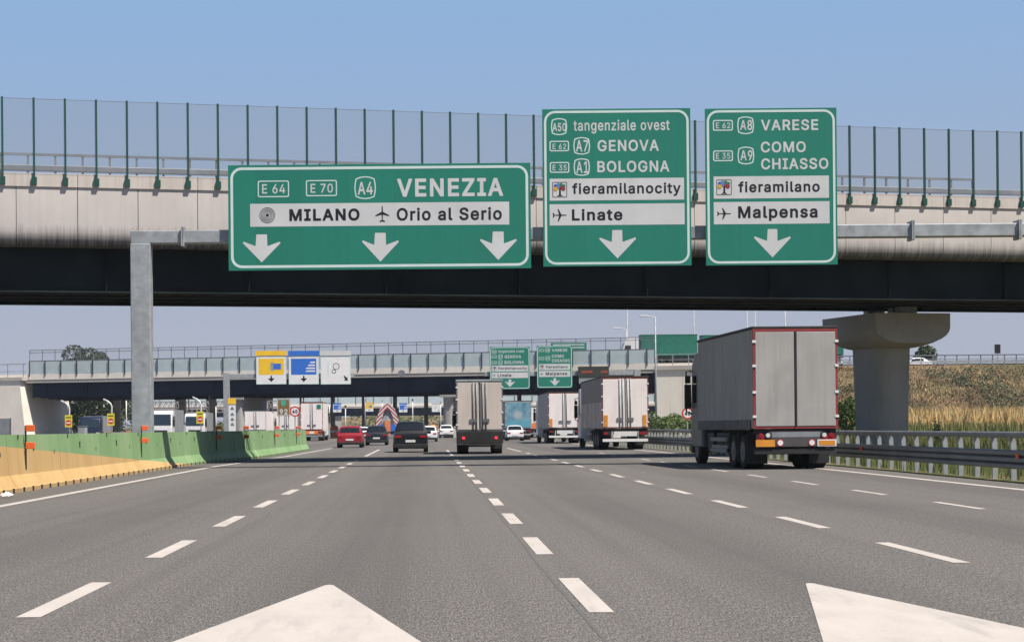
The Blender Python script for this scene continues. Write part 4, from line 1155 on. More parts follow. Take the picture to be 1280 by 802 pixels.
p = MB(); add_text(p, '92', -.34, .34, zb + .12, zb + .60, -.006, .04); p.build('lettering', M['sign_white'], bsg)
for xx in (-.4, .4):
    p = MB(); p.box(xx - .04, xx + .04, .06, .14, -.1, zt - .2); p.build('post', M['galv'], bsg)

# no-entry boards on lamp poles at the closed lanes on the left
def closed_board(px, py, lab, Y=192, lx=None):
    q = at(px, py, Y)
    t = thing('no_entry_board', lab, 'road sign', (q.x, Y, 0), 0, 'yellow no entry boards')
    p = MB(); p.box(-.37, .37, 0, .06, q.z - .62, q.z + .62); p.build('panel', M['lemon'], t)
    p = MB(); flat(p, circ(0, q.z - .18, .30, 20), -.004); o = p.build('red_disc', M['red_plain'], t)
    p = MB(); p.poly([(-.24, -.008, q.z - .24), (.24, -.008, q.z - .24), (.24, -.008, q.z - .12), (-.24, -.008, q.z - .12)]); p.build('white_bar', M['white_paint'], o)
    p = MB(); p.box(-.28, .28, -.006, -.003, q.z + .32, q.z + .42); p.build('caption_line', M['black'], t)
    p = MB(); p.path([(.08, .12, -.1), (.08, .12, q.z + 1.35), (-.02, .12, q.z + 1.62), (-.40, .10, q.z + 1.95)], .075, 8); p.build('lamp_pole', M['white_paint'], t, smooth='all')
    p = MB(); p.bar((-.38, .10, q.z + 1.93), (-.75, .08, q.z + 2.12), .22, .12); p.build('lamp_head', M['white_paint'], t)
closed_board(85.6, 526, 'yellow no entry board on a bent lamp pole, nearest the left abutment')
closed_board(138.5, 524, 'yellow no entry board on a bent lamp pole, beside the near gantry post')
closed_board(250, 521.5, 'yellow no entry board in front of the second parked cab')
def cabinet(px, w_, h_, lab, Y=205, mt='booth'):
    t = thing('control_cabinet', lab, 'cabinet', (at(px, 540, Y).x, Y, 0))
    p = MB(); p.box(-w_ / 2, w_ / 2, 0, 1.2, -.05, h_); p.build('housing', M[mt], t, bevel=.04)
    p = MB(); p.box(-w_ * .38, w_ * .38, -.03, 0, h_ * .12, h_ * .9); p.build('door', M['silver_side'], t)
    p = MB(); p.box(-w_ / 2 - .06, w_ / 2 + .06, -.06, 1.26, h_, h_ + .07); p.build('lid', M['galv_dark'], t)
cabinet(102, .85, 1.75, 'grey roadside cabinet between the two left no entry boards')
cabinet(226, .8, 2.0, 'grey roadside cabinet beside the white lorry cab')

# ------------------------------------------------------------------ toll canopy, lane signs, booths
tc = thing('toll_canopy', 'toll plaza canopy on dark columns, mostly hidden above the far overpass girder', 'toll canopy', (0, 400, 0))
p = MB(); p.box(-75, 62, -5, 9, 8.2, 10.0); p.build('canopy_roof', M['booth'], tc)
for k in range(21):
    x = -73 + k * 6.65
    p = MB(); p.box(x - .45, x + .45, 0, .9, -.1, 8.2); p.build('column', M['chassis'], tc)
for lab, px, py, kind in (('small white blue topped lane sign left of the red car roof', 421.5, 515, 'b'), ('small yellow lane sign above the dark hatchback', 461.5, 514, 'y'),
                          ('small blue topped lane sign above the black car', 504, 515, 'b'), ('small white lane sign beside the box lorry', 545, 514.5, 'w')):
    toll_sign(lab, px, kind, at(px, py, 392), .48, 'toll lane signs')
for k, x in enumerate((-52, -39, -26, -12.6, .6, 14, 27)):
    t = thing('toll_booth', ['booth behind the left no entry boards', 'toll booth behind the white cab', 'toll booth behind the pictogram sign', 'toll booth behind the red car', 'toll booth behind the black car', 'toll booth behind the box lorry', 'toll booth behind the white lorries'][k] + ', grey with dark windows', 'toll booth', (x + 3.1, 398, 0), 0, 'toll booths')
    p = MB(); p.box(-.9, .9, 0, 3, 0, 2.6); p.build('cabin', M['booth'], t)
    p = MB(); p.box(-.8, .8, -.02, 0, 1.1, 2.2); p.build('window', M['glass'], t)
    p = MB(); p.box(-1.1, 1.1, -.2, 3.2, 2.6, 2.8); p.build('roof', M['white_paint'], t)
# striped crash cushion head of a toll island
cq = at(484.5, 545, 300)
t = thing('island_head', 'red and white striped toll island head with orange nose and blue wings', 'toll island', (cq.x, 300, 0))
arch_o = [(-1.95, .3), (-1.75, 2.6), (-1.25, 4.2), (-.6, 5.0), (0, 5.2), (.6, 5.0), (1.25, 4.2), (1.75, 2.6), (1.95, .3)]
arch_i = [(a * .62, max(.3, c - .85)) for a, c in arch_o]
m = MB()
for i in range(8):
    m.prism([(arch_o[i][0], 0, arch_o[i][1]), (arch_o[i + 1][0], 0, arch_o[i + 1][1]), (arch_i[i + 1][0], 0, arch_i[i + 1][1]), (arch_i[i][0], 0, arch_i[i][1])], (0, .3, 0))
m.build('striped_arch', M['stripes'], t)
m = MB(); m.loft([[(1.15 * math.cos(k * .785), .6 + 1.15 * math.sin(k * .785) * .4, 2.4) for k in range(8)], [(.2 * math.cos(k * .785), .6 + .2 * math.sin(k * .785) * .4, 4.25) for k in range(8)]]); m.build('cone', M['silver_side'], t)
m = MB(); m.prism([(-.45, -.3, .1), (.45, -.3, .1), (.45, -.3, 2.2), (0, -.3, 2.6), (-.45, -.3, 2.2)], (0, .8, 0)); m.build('nose', M['orange_soft'], t)
for s in (-1, 1):
    m = MB(); m.prism([(s * .5, -.2, .1), (s * 1.75, -.2, .1), (s * 1.25, -.2, 1.9), (s * .5, -.2, 1.9)], (0, .5, 0)); m.build('wing', M['blue'], t)
# orange tank-like terminals
def terminal(px, lab, Y, h, r):
    q = at(px, 545, Y)
    t = thing('lane_terminal', lab, 'lane terminal', (q.x, Y, 0), 0, 'orange lane terminals')
    m = MB(); m.loft([[(rr * math.cos(k * math.pi / 6), rr * math.sin(k * math.pi / 6), z) for k in range(12)] for z, rr in ((0, r), (h * .8, r), (h * .93, r * .75), (h, r * .35))]); m.build('body', M['orange_soft'], t, smooth=True)
    m = MB(); m.loft([[((r + .02) * math.cos(k * math.pi / 6), (r + .02) * math.sin(k * math.pi / 6), z) for k in range(12)] for z in (h * .45, h * .6)]); m.build('band', M['white_paint'], t, smooth=True)
terminal(404.5, 'tall orange lane terminal right of the white trailer', 236, 3.1, .45)
terminal(418, 'short orange lane terminal left of the red car', 246, 1.7, .55)
terminal(541, 'low orange lane terminal between black car and white van', 252, 1.7, .5)
terminal(599, 'orange lane terminal behind the box lorry', 252, 1.7, .5)
# thin traffic poles with arm
def lamp(label, px, ptop, Y, arm=-1, base=0.0, head=True, group='lamp posts beyond the far overpass'):
    q = at(px, ptop, Y)
    t = thing('street_lamp', label, 'street lamp', (q.x, Y, base), 0, group)
    h = q.z - base
    m = MB(); m.tube((0, 0, -.1), (0, 0, h), .13, 8, .07); m.build('pole', M['galv'], t, smooth='all')
    if head:
        m = MB(); m.tube((0, 0, h - .05), (arm * .85, 0, h + .12), .05, 6); m.build('arm', M['galv'], t)
        m = MB(); m.box(min(arm * .8, arm * 1.7), max(arm * .8, arm * 1.7), -.16, .16, h + .02, h + .2); m.build('lamp_head', M['clear'], t, bevel=.04)
lamp('grey street lamp with short arm at the right abutment corner', 819, 396, 206)
lamp('tall grey mast with low lamp above the white cab on the bridge', 783.5, 372, 246, head=False)
q = at(779.5, 411.5, 246)
lamp('short lamp arm pole in front of the bridge lorry cab', 783, 411, 243)
lamp('thin grey mast at the tail of the green bridge lorry', 867, 372, 250, head=False)
lamp('thin grey mast above the grey lorry roof, leftmost of three', 933.5, 380, 262, head=False)
lamp('thin grey mast above the grey lorry roof, middle of three', 943.5, 380, 268, head=False)
lamp('thick grey mast above the grey lorry roof, rightmost of three', 981, 376, 230, head=False)
for px, Y, lab in ((332, 266, 'slim grey pole beside the white trailers'), (377.5, 270, 'slim grey pole between the 40 sign and white trailer'), (456, 300, 'slim lamp pole behind the dark hatchback')):
    lamp(lab, px, 488, Y, head=False, group='slim poles under the far overpass')

# ------------------------------------------------------------------ vegetation
def leaves(mb, c, rad, n, size, flatten=1.0, r_=rnd):
    for _ in range(n):
        while True:
            p = Vector((r_.uniform(-1, 1), r_.uniform(-1, 1), r_.uniform(-1, 1)))
            if .25 < p.length < 1: break
        p = p.normalized() * (p.length ** .45)
        p = Vector((p.x * rad[0], p.y * rad[1], p.z * rad[2])) + Vector(c)
        d = Vector((r_.uniform(-1, 1), r_.uniform(-1, 1), r_.uniform(-.6, 1))).normalized()
        e = d.cross(Vector((r_.uniform(-1, 1), r_.uniform(-1, 1), r_.uniform(-1, 1)))).normalized()
        s = size * r_.uniform(.5, 1.3)
        a = d * s; b_ = e * s * .6
        mb.add([p - a * .5, p + b_ * .5, p + a * .6, p - b_ * .5], [(0, 1, 2, 3)])
def tree(label, X, Y, H, rw, mat, cb=.3, n=1500, size=.45, group='trees beyond the far overpass', blobs=9, name='tree', base=0):
    t = thing(name, label, name.replace('_', ' '), (X, Y, base), 0, group)
    m = MB(); m.path([(0, 0, -.1), (.1, 0, H * .3), (0, .1, H * .75)], max(.10, H * .022), 8, .05)
    for k in range(5):
        a = k * 1.3 + rnd.random(); z = H * (.3 + .08 * k)
        m.tube((0, 0, z), (math.cos(a) * rw * .6, math.sin(a) * rw * .6, z + H * .2), H * .008 + .02, 6, .02)
    m.build('trunk', M['bark'], t, smooth='all')
    m = MB()
    for k in range(blobs):
        a = rnd.uniform(0, 6.28); rr = rw * rnd.uniform(.0, .62); z = H * (cb + (1 - cb) * rnd.uniform(.18, .86))
        k_ = 1 - abs((z / H - cb) / (1 - cb) - .45) * .8
        q = rw * rnd.uniform(.32, .55) * (k_ + .3)
        leaves(m, (math.cos(a) * rr, math.sin(a) * rr, min(z, H - q * .7)), (q, q, q * .8), n // blobs, size)
    m.build('crown', M[mat], t)
    return t
q = at(110, 440, 300)
tree('broad dark tree rising behind the far overpass rail at left', q.x, 300, 15.0, 5.2, 'leaf_dark', .3, 9000, .4, blobs=14)
tree('slim dark tree at the left flank of the broad tree', at(82, 440, 298).x, 298, 13.4, 1.9, 'leaf_dark', .35, 2200, .35)
tree('dark treetop showing above the green bridge lorry, left one', at(830, 420, 350).x, 350, 18.6, 3.2, 'leaf_dark', .5, 1600, .5)
tree('dark treetop showing above the green bridge lorry, right one', at(842, 420, 356).x, 356, 19.0, 3.0, 'leaf_mid', .5, 1600, .5)
tree('dark bushy tree on the embankment just right of the pier', at(1163, 436, 262).x, 262, 12.9, 2.6, 'leaf_dark', .3, 2200, .4)
for k, (px, Y, H, rw) in enumerate(((-8, 275, 13, 4), (55, 305, 9, 4), (75, 312, 9.2, 4.5), (100, 300, 9, 4.2), (128, 318, 9.4, 4.6), (150, 325, 9, 4))):
    tree(['dark tree left of the abutment', 'shaded tree behind the abutment opening', 'shaded tree behind the first no entry board', 'shaded tree behind the roadside cabinet', 'shaded tree behind the second no entry board', 'shaded tree just left of the near gantry post'][k], at(px, 540, Y).x, Y, H, rw, 'leaf_dark', .12, 1500, .6)
# treelines on the horizon
m = MB(); cols = []
for i in range(61):
    x = -900 + 30 * i; h = 4.5 + 2.2 * math.sin(i * .9) + 1.2 * math.sin(i * 2.3)
    cols.append([(x, 660, -.1), (x, 680, h * .7), (x, 705, h), (x, 760, h * .8)])
m.add([p for c in cols for p in c], [(i * 4 + j, (i + 1) * 4 + j, (i + 1) * 4 + j + 1, i * 4 + j + 1) for i in range(60) for j in range(3)])
struct(m.build('hills', M['dry'], smooth='all'))
m = MB()
for k in range(150):
    x = rnd.uniform(-420, 330); h = rnd.uniform(4, 8.2)
    leaves(m, (x, 640 + rnd.uniform(-15, 15), h * .45), (rnd.uniform(4, 8), 4, h * .5), 170, .9)
struct(m.build('treeline', M['leaf_mid']), 'stuff')
m = MB()
for k in range(40):
    x = rnd.uniform(-150, -66); leaves(m, (x, 285 + rnd.uniform(-3, 3), 9.2), (2.2, 1.5, 1.1), 90, .4)
    leaves(m, (x, 285 + rnd.uniform(-3, 3), 5), (2.4, 2, 4.2), 60, .6)
struct(m.build('hedge', M['leaf_dark']), 'stuff')
# shrubs near the right abutment and the pier
def shrub(label, X, Y, rad, h, mat, n=900, size=.2, gp=None):
    t = thing('shrub', label, 'shrub', (X, Y, 0), 0, gp)
    m = MB()
    for k in range(5): m.tube((0, 0, -.05), (rnd.uniform(-.6, .6) * rad, rnd.uniform(-.4, .4) * rad, h * .7), .03, 5, .01)
    m.build('stems', M['bark'], t)
    m = MB()
    for k in range(8):
        a = rnd.uniform(0, 6.28); rr = rad * rnd.uniform(0, .6); z = h * rnd.uniform(.25, .85)
        leaves(m, (math.cos(a) * rr, math.sin(a) * rr, z), (rad * .42, rad * .42, h * .22), n // 8, size)
    m.build('foliage', M[mat], t)
for px, Y, rad, h, lab in ((818, 190, 1.1, 3.0, 'light green shrub at the dark corner of the right abutment'), (830, 185, 1.2, 2.3, 'low light green shrub by the lamp post foot'), (842, 188, 1.2, 2.4, 'light green shrub left of the right 40 sign'), (855, 183, 1.3, 2.1, 'low shrub directly behind the right 40 sign'), (868, 180, 1.5, 2.4, 'shrub at the nose of the grey lorry')):
    shrub(lab, at(px, 540, Y).x, Y, rad, h, 'leaf_light', 1000, .22, 'shrubs before the right abutment')
shrub('dense green bush between the grey lorry and the concrete pier', at(1060, 520, 108).x, 108, 1.5, 3.1, 'leaf_mid', 2600, .17)
shrub('tall thin weed standing in front of the reeds right of the pier', at(1172, 520, 96).x, 96, .42, 2.0, 'leaf_dark', 220, .14)
# grass on the verge, reeds, brush on the slope
def blades(name, mat, n, fx, fy, hmin, hmax, wd, zf=lambda x, y: 0.0, lean=.3, dens=lambda x, y: True):
    m = MB()
    k = 0
    while k < n:
        x, y = fx(), fy()
        if not dens(x, y): continue
        h = rnd.uniform(hmin, hmax); a = rnd.uniform(0, 6.28); l = rnd.uniform(0, lean) * h
        dx, dy = math.cos(a) * wd / 2, math.sin(a) * wd / 2 * .5
        lx, ly = rnd.uniform(-1, 1) * l, rnd.uniform(-1, 1) * l
        z = zf(x, y)
        m.add([(x - dx, y - dy, z), (x + dx, y + dy, z), (x + dx * .8 + lx * .5, y + dy + ly * .5, z + h * .6), (x + lx, y + ly, z + h), (x - dx * .8 + lx * .5, y - dy + ly * .5, z + h * .6)], [(0, 1, 2, 3, 4)])
        k += 1
    return struct(m.build(name, mat), 'stuff')
blades('verge_grass', M['grass_green'], 16000, lambda: 13.5 + rnd.random() ** 1.6 * 16, lambda: rnd.uniform(34, 112), .12, .55, .03, lambda x, y: -.06)
blades('verge_weeds', M['reed_green'], 7000, lambda: 13.7 + rnd.random() * 22, lambda: rnd.uniform(36, 118), .25, .85, .035, lambda x, y: -.06)
blades('far_verge_grass', M['reed_green'], 3500, lambda: rnd.uniform(13.3, 24), lambda: rnd.uniform(95, 190), .2, .7, .06, lambda x, y: -.06)
blades('reed_bed', M['reed'], 17000, lambda: rnd.uniform(31, 75), lambda: rnd.uniform(148, 185), 1.5, 3.0, .11, lambda x, y: -.06, .5)
blades('reed_undergrowth', M['reed_green'], 9000, lambda: rnd.uniform(27, 70), lambda: rnd.uniform(128, 150), .7, 1.7, .08, lambda x, y: -.06, .25)
def slope_z(x, y): return max(0, min(1, (y - 202) / 26)) * 8.35 - .1
def patch(x, y): return math.sin(x * .31 + y * .2) + math.sin(x * .13 - y * .43 + 1.7) + math.sin(x * .57 + 2)
blades('slope_brush', M['brush'], 24000, lambda: rnd.uniform(46, 86), lambda: rnd.uniform(202, 227.5),   .10, .38, .14, slope_z, .9, lambda x, y: patch(x, y) < 1.2 or rnd.random() < .3)
blades('slope_straw', M['reed'], 1300, lambda: rnd.uniform(46, 86), lambda: rnd.uniform(202, 227.5), .15, .55, .10, slope_z, .9, lambda x, y: patch(x * 1.7 + 9, y * 1.3) > .6)
blades('slope_earth', M['leaf_dry'], 8000, lambda: rnd.uniform(46, 86), lambda: rnd.uniform(202, 227.0), .12, .45, .16, slope_z, .9, lambda x, y: patch(x * 1.3 + 4, y * 1.9) > .2)
m = MB()
for k in range(1500):
    while True:
        x, y = rnd.uniform(46, 86), rnd.uniform(203, 226)
        if patch(x, y) > .35 or rnd.random() < .03: break
    leaves(m, (x, y, slope_z(x, y) + .2), (rnd.uniform(.3, .8), .4, rnd.uniform(.2, .45)), 16, .22)
struct(m.build('slope_scrub', M['brush_green']), 'stuff')

tr = thing('lattice_truss', 'grey brown lattice truss spanning the closed lanes behind the white cabs', 'truss', (0, 330, 0))
x0, x1 = at(150, 500, 330).x, at(345, 500, 330).x
m = MB()
for z in (4.3, 5.2, 6.2):
    m.bar((x0, 0, z), (x1, 0, z), .16, .16); m.bar((x0, 1.2, z), (x1, 1.2, z), .16, .16)
x = x0
while x < x1 - .9:
    m.bar((x, 0, 4.3), (x + .9, 0, 6.2), .10, .10); m.bar((x + .9, 0, 4.3), (x, 1.2, 6.2), .10, .10); m.bar((x, 0, 4.3), (x, 0, 6.2), .10, .10); x += .9
m.build('lattice', pm('truss_paint', (.26, .235, .225), .7, var=.25), tr)
for xx in (x0 + .3, (x0 + x1) / 2, x1 - .3):
    m = MB(); m.box(xx - .2, xx + .2, .3, .9, -.1, 4.3); m.build('column', M['booth'], tr)
for k, (px, Y, h, lab) in enumerate(((158, 262, 5.6, 'thin pale pole just left of the near gantry post foot'), (176 + 60, 250, 5.4, 'thin pale pole between the white cabs'), (262, 248, 5.6, 'thin pale pole right of the third no entry board'), (270, 258, 4.6, 'thin pale pole before the pictogram sign'),
        (412, 330, 5.6, 'thin pale pole left of the red car roof'), (432, 300, 4.6, 'thin pale pole above the red car'), (478, 340, 6.0, 'thin pale pole beside the striped island head'), (516, 330, 6.0, 'thin pale pole above the black car'), (551, 330, 5.5, 'thin pale pole left of the box lorry'))):
    q = at(px, 530, Y)
    t = thing('lane_pole', lab, 'pole', (q.x, Y, 0), 0, 'pale lane poles at the toll plaza')
    m = MB(); m.tube((0, 0, -.1), (0, 0, h), .07, 8); m.build('pole', M['white_paint'], t, smooth='all')
    m = MB(); m.box(-.16, .16, -.12, .12, h, h + .35); m.build('signal_head', M['chassis'] if k % 2 else M['booth'], t)
    m = MB(); m.box(-.3, .3, -.3, .3, -.05, .9); m.build('base_block', M['booth'] if k % 3 else M['orange_soft'], t, bevel=.05)

for k, (px, Y, lab) in enumerate(((228, 262, 'thick dark square column between the two white cabs'), (146, 262, 'thick dark square column left of the near gantry post foot'), (266, 262, 'thick dark square column right of the third no entry board'))):
    q = at(px, 530, Y)
    t = thing('canopy_support', lab, 'support', (q.x, Y, 0), 0, 'dark columns at the closed lanes')
    m = MB(); m.box(-.45, .45, 0, .9, -.1, 7.6); m.build('upright', M['chassis'], t, bevel=.03)
    m = MB(); m.box(-.6, .6, -.15, 1.05, -.05, 1.0); m.build('plinth', M['booth'], t, bevel=.03)
# ------------------------------------------------------------------ vehicles
def wheel(root, x, y, r, wd, side=1, dual=False):
    """tyre with rim, axle along x; side = outward direction"""
    m = MB()
    prof = [(-wd / 2, r * .62), (-wd / 2, r * .93), (-wd / 2 + .03, r), (wd / 2 - .03, r), (wd / 2, r * .93), (wd / 2, r * .62)]
    N = 20
    def lathe(pr):
        loops = [[(x + p[0], y + p[1] * math.cos(2 * math.pi * k / N), r + p[1] * math.sin(2 * math.pi * k / N)) for k in range(N)] for p in pr]
        return loops
    m.loft(lathe(prof))
    ty = m.build('wheel', M['rubber'], root, smooth=True)
    m = MB(); s = side
    m.loft(lathe([(s * wd / 2 + s * .004, r * .62), (s * wd / 2 - s * .02, r * .55), (s * wd / 2 - s * .06, r * .4), (s * wd / 2 + s * .01, r * .2), (s * wd / 2 + s * .02, r * .05)]))
    m.build('rim', M['rim'], ty, smooth=True)
    return ty

def cab(root, y0, W, H, L, paint, zb=.55, mirrors=True):
    """lorry cab from y0 forward (front at y0+L)"""
    w_ = W / 2
    def sec(z, f):
        return z, f
    m = MB()
    side = [(y0, zb), (y0, H - .25), (y0 + .15, H), (y0 + L * .62, H), (y0 + L * .86, H - .35), (y0 + L * .97, H * .52), (y0 + L, H * .40), (y0 + L, zb)]
    loops = []
    for xx, k in ((-w_, .93), (-w_ * .93, 1.0), (w_ * .93, 1.0), (w_, .93)):
        cy, cz = y0 + L * .45, (H + zb) / 2
        loops.append([(xx, cy + (p[0] - cy) * k, cz + (p[1] - cz) * (.97 if k < 1 else 1)) for p in side])
    m.loft(loops)
    body = m.build('cab', paint, root, smooth=True)
    m = MB(); f0, f1 = (y0 + L * .865, H - .40), (y0 + L * .968, H * .54)
    m.poly([(-w_ * .86, f0[0] + .03, f0[1]), (w_ * .86, f0[0] + .03, f0[1]), (w_ * .90, f1[0] + .03, f1[1]), (-w_ * .90, f1[0] + .03, f1[1])])
    m.build('windscreen', M['screen'], body)
    for s in (-1, 1):
        m = MB(); m.poly([(s * (w_ + .004), y0 + L * .45, H * .55), (s * (w_ + .004), y0 + L * .88, H * .55), (s * (w_ + .004), y0 + L * .80, H * .80), (s * (w_ + .004), y0 + L * .45, H * .80)])
        m.build('side_window', M['glass'], body)
        m = MB(); m.box(s * w_ * .62, s * w_ * .95, y0 + L - .05, y0 + L + .02, zb + .25, zb + .5) if s > 0 else m.box(-w_ * .95, -w_ * .62, y0 + L - .05, y0 + L + .02, zb + .25, zb + .5)
        m.build('headlight', M['clear'], body)
        if mirrors:
            m = MB()
            a, b_ = s * (w_ + .03), s * (w_ + .25)
            m.box(min(a, b_), max(a, b_), y0 + L * .84, y0 + L * .84 + .14, H * .50, H * .72); m.box(min(a, b_) + .02, max(a, b_) - .02, y0 + L * .84, y0 + L * .84 + .12, H * .73, H * .80)
            m.path([(s * w_, y0 + L * .86, H * .84), (s * (w_ + .19), y0 + L * .88, H * .84), (s * (w_ + .19), y0 + L * .88, H * .47), (s * w_, y0 + L * .88, H * .45)], .035, 6)
            m.build('mirror', M['chassis'], body, bevel=.02)
    m = MB(); m.box(-w_ * .6, w_ * .6, y0 + L - .02, y0 + L + .025, zb + .45, H * .38); m.build('grille', M['chassis'], body)
    m = MB(); m.box(-w_, w_, y0 + L - .3, y0 + L + .06, zb - .2, zb + .16); m.build('bumper', M['chassis'], body, bevel=.05)
    for s in (-1, 1): wheel(root, s * (w_ - .20), y0 + L * .55, .5, .32, s)
    return body

def lorry(label, X, Y, W, H, L, zb=1.15, yaw=0.0, door='white_door', side='silver_side', frame=None, fw=.07, axles=(3.2, 4.5, 5.8), cabp='car_white', cabH=None,
          rods=2, lamps='lens', group='lorries driving away', plate_w=1.0, whitebar=False, amber=False, extra=None, tail=None, roof='chassis', gap=.7, wr=.5, name='lorry', mid=.02, picture=None, dual=True, handles=True, cabw=.98, bmat='galv'):
    t = thing(name, label, 'lorry', (X, Y, 0), yaw, group)
    w_ = W / 2
    m = MB(); m.box(-w_, w_, .03, L, zb, H - .05); box = m.build('cargo_body', M[side], t, bevel=.02)
    if side == 'curtain':
        for sd_ in (-1, 1):
            y = .3; k = 0; prof = []
            while y < L - .2:
                prof.append((y, .012 if k % 2 else .030)); y += .06 if k % 2 else .30; prof.append((y, .012 if k % 2 else .030)); k += 1
            m = MB(); m.loft([[(sd_ * (w_ + d), yy, z) for yy, d in prof] for z in (zb - .03, zb + .26)], closed=False, caps=False)
            m.build('curtain_skirt', M['skirt'], box)
    m = MB(); m.box(-w_ - .02, w_ + .02, .01, L + .02, H - .05, H + .03); m.build('roof_rail', M[roof], t, bevel=.02)
    fr = M[frame] if frame else M['galv_dark']
    m = MB()
    m.box(-w_, -w_ + fw, -.02, .05, zb, H - .05); m.box(w_ - fw, w_, -.02, .05, zb, H - .05)
    m.box(-w_ + fw, w_ - fw, -.02, .05, zb, zb + fw); m.box(-w_ + fw, w_ - fw, -.02, .05, H - .05 - fw * 1.3, H - .05)
    m.build('rear_frame', fr, t)
    for s in (-1, 1):
        a, b_ = s * mid, s * (w_ - fw - .005)
        m = MB(); m.box(min(a, b_), max(a, b_), -.035, .03, zb + fw + .005, H - .06 - fw * 1.3)
        d = m.build('door', M[picture] if picture else M[door], t, bevel=.012)
        for k in range(rods // 2):
            xx = s * (mid + .10 + .16 * k)
            m = MB(); m.tube((xx, -.065, zb + .02), (xx, -.065, H - .1), .026, 8)
            m.build('lock_rod', M['galv'] if rods > 2 and door == 'white_door' else M['galv_dark'], d, smooth='all')
        if handles and not picture:
          m = MB(); m.box(min(s * (mid + .08), s * (mid + .42)), max(s * (mid + .08), s * (mid + .42)), -.085, -.036, zb + .42, zb + .58)
          m.build('handle', M['galv_dark'], d)
        m = MB()
        for z in (.12, .36, .62, .86):
            zz = zb + (H - zb) * z; x0_, x1_ = s * (w_ - .085), s * (w_ + .022)
            m.box(min(x0_, x1_), max(x0_, x1_), -.050, -.021, zz - .035, zz + .035)
        m.build('hinge', M['white_paint'] if frame else M['galv'], d)
        if amber:
            x0_, x1_ = s * (w_ - fw - .06), s * (w_ - fw - .26)
            m = MB(); m.box(min(x0_, x1_), max(x0_, x1_), -.06, -.037, zb + .12, zb + .72); m.build('amber_strip', M['amber'], d)
    # chassis
    m = MB()
    for s in (-1, 1): m.box(s * .42 - .06, s * .42 + .06, .1, L - .2, zb - .32, zb - .02)
    m.box(-w_ + .05, w_ - .05, .05, .16, zb - .14, zb - .01)
    m.build('chassis_beam', M['chassis'], t)
    m = MB(); m.box(-w_ + .04, w_ - .04, .0, .1, .45, .60) ; m.box(-.75, -.67, .05, .3, .55, zb - .1); m.box(.67, .75, .05, .3, .55, zb - .1)
    bump = m.build('rear_bumper', M['white_paint'] if whitebar else M[bmat], t)
    for s in (-1, 1):
        x0_, x1_ = s * (w_ - .08), s * (w_ - .52)
        m = MB(); m.box(min(x0_, x1_), max(x0_, x1_), -.04, .06, zb - .36, zb - .16); o = m.build('tail_light', M['chassis'], t)
        m = MB()
        m.box(min(x0_, x1_) + .03, max(x0_, x1_) - (.22 if s < 0 else .03) , -.05, -.041, zb - .32, zb - .20); m.build('lens', M[lamps], o)
    if plate_w:
        m = MB(); m.box(-plate_w / 2, plate_w / 2, -.05, .02, zb - .42, zb - .16); m.build('number_plate', M['plate'], t)
    for a in axles:
        for s in (-1, 1):
            wheel(t, s * (w_ - .18), a, wr, .34 if not dual else .58, s) if not dual else wheel(t, s * (w_ - .30), a, wr, .56, s)
            m = MB(); m.box(s * (w_ - .30) - .29, s * (w_ - .30) + .29, a - wr - .12, a - wr - .10, .25, zb - .1)
            m.build('mud_flap', M['chassis'], t)
        m = MB(); m.tube((-w_ + .3, a, wr), (w_ - .3, a, wr), .09, 8); m.build('axle', M['chassis'], t)
    if axles and L > 8:
        for s in (-1, 1):
            m = MB(); ya, yb = max(axles) + .9, L - 2.2
            if yb > ya + .5:
                for z in (.5, .85): m.box(s * w_ - .03, s * w_ + .03, ya, yb, z - .06, z + .06)
                m.build('side_guard', M['galv_dark'], t)
    m = MB(); m.box(-w_ + .1, -w_ + .75, L * .55, L * .55 + 1.3, .45, zb - .1); m.build('fuel_tank', M['chassis'], t, bevel=.08)
    cab(t, L + gap, W * cabw, cabH or H * .92, 2.1, M[cabp])
    m = MB(); m.box(-.5, .5, L - 1, L + gap + 1.5, .5, .8); m.build('coupling', M['chassis'], t)
    return t

# big grey lorry on the right
T1Y = 54.0
q = at(994.5, 520, T1Y)
t1 = lorry('big dirty grey curtain side lorry with red door frame', q.x, T1Y, 2.46, 4.10, 8.6, 1.18, R(2.2), 'grey_door', 'curtain', 'red_frame', .062,
           axles=(1.6, 2.95), cabp='cab_dark', cabH=3.75, rods=0, lamps='lens', plate_w=0, gap=.15, mid=.035, group=None, handles=False, cabw=.88, bmat='chassis')
for x0_, x1_, ya, yb, z0_, z1_, nm in ((-1.12, -.55, 4.1, 5.1, .50, 1.05, 'tool_box'), (.55, 1.12, 4.1, 5.6, .45, 1.05, 'battery_box'), (-1.0, 1.0, .35, .8, .55, 1.10, 'rear_cross_box'), (-.5, .5, 3.4, 7.6, .40, .80, 'drive_train'), (-1.15, -.7, 6.4, 7.4, .45, 1.05, 'air_tank')):
    m = MB(); m.box(x0_, x1_, ya, yb, z0_, z1_); m.build(nm, M['chassis'], t1, bevel=.04)
for ya in (.95, 2.28, 3.62):
    for s_ in (-1, 1):
        m = MB(); m.box(min(s_ * .62, s_ * 1.2), max(s_ * .62, s_ * 1.2), ya - .02, ya + .02, .16, 1.12); m.build('mud_flap', M['chassis'], t1)
for z in (.62, .86):
    m = MB(); m.box(-1.23, -1.19, 3.75, 6.3, z - .05, z + .05); m.build('side_guard', M['galv_dark'], t1)
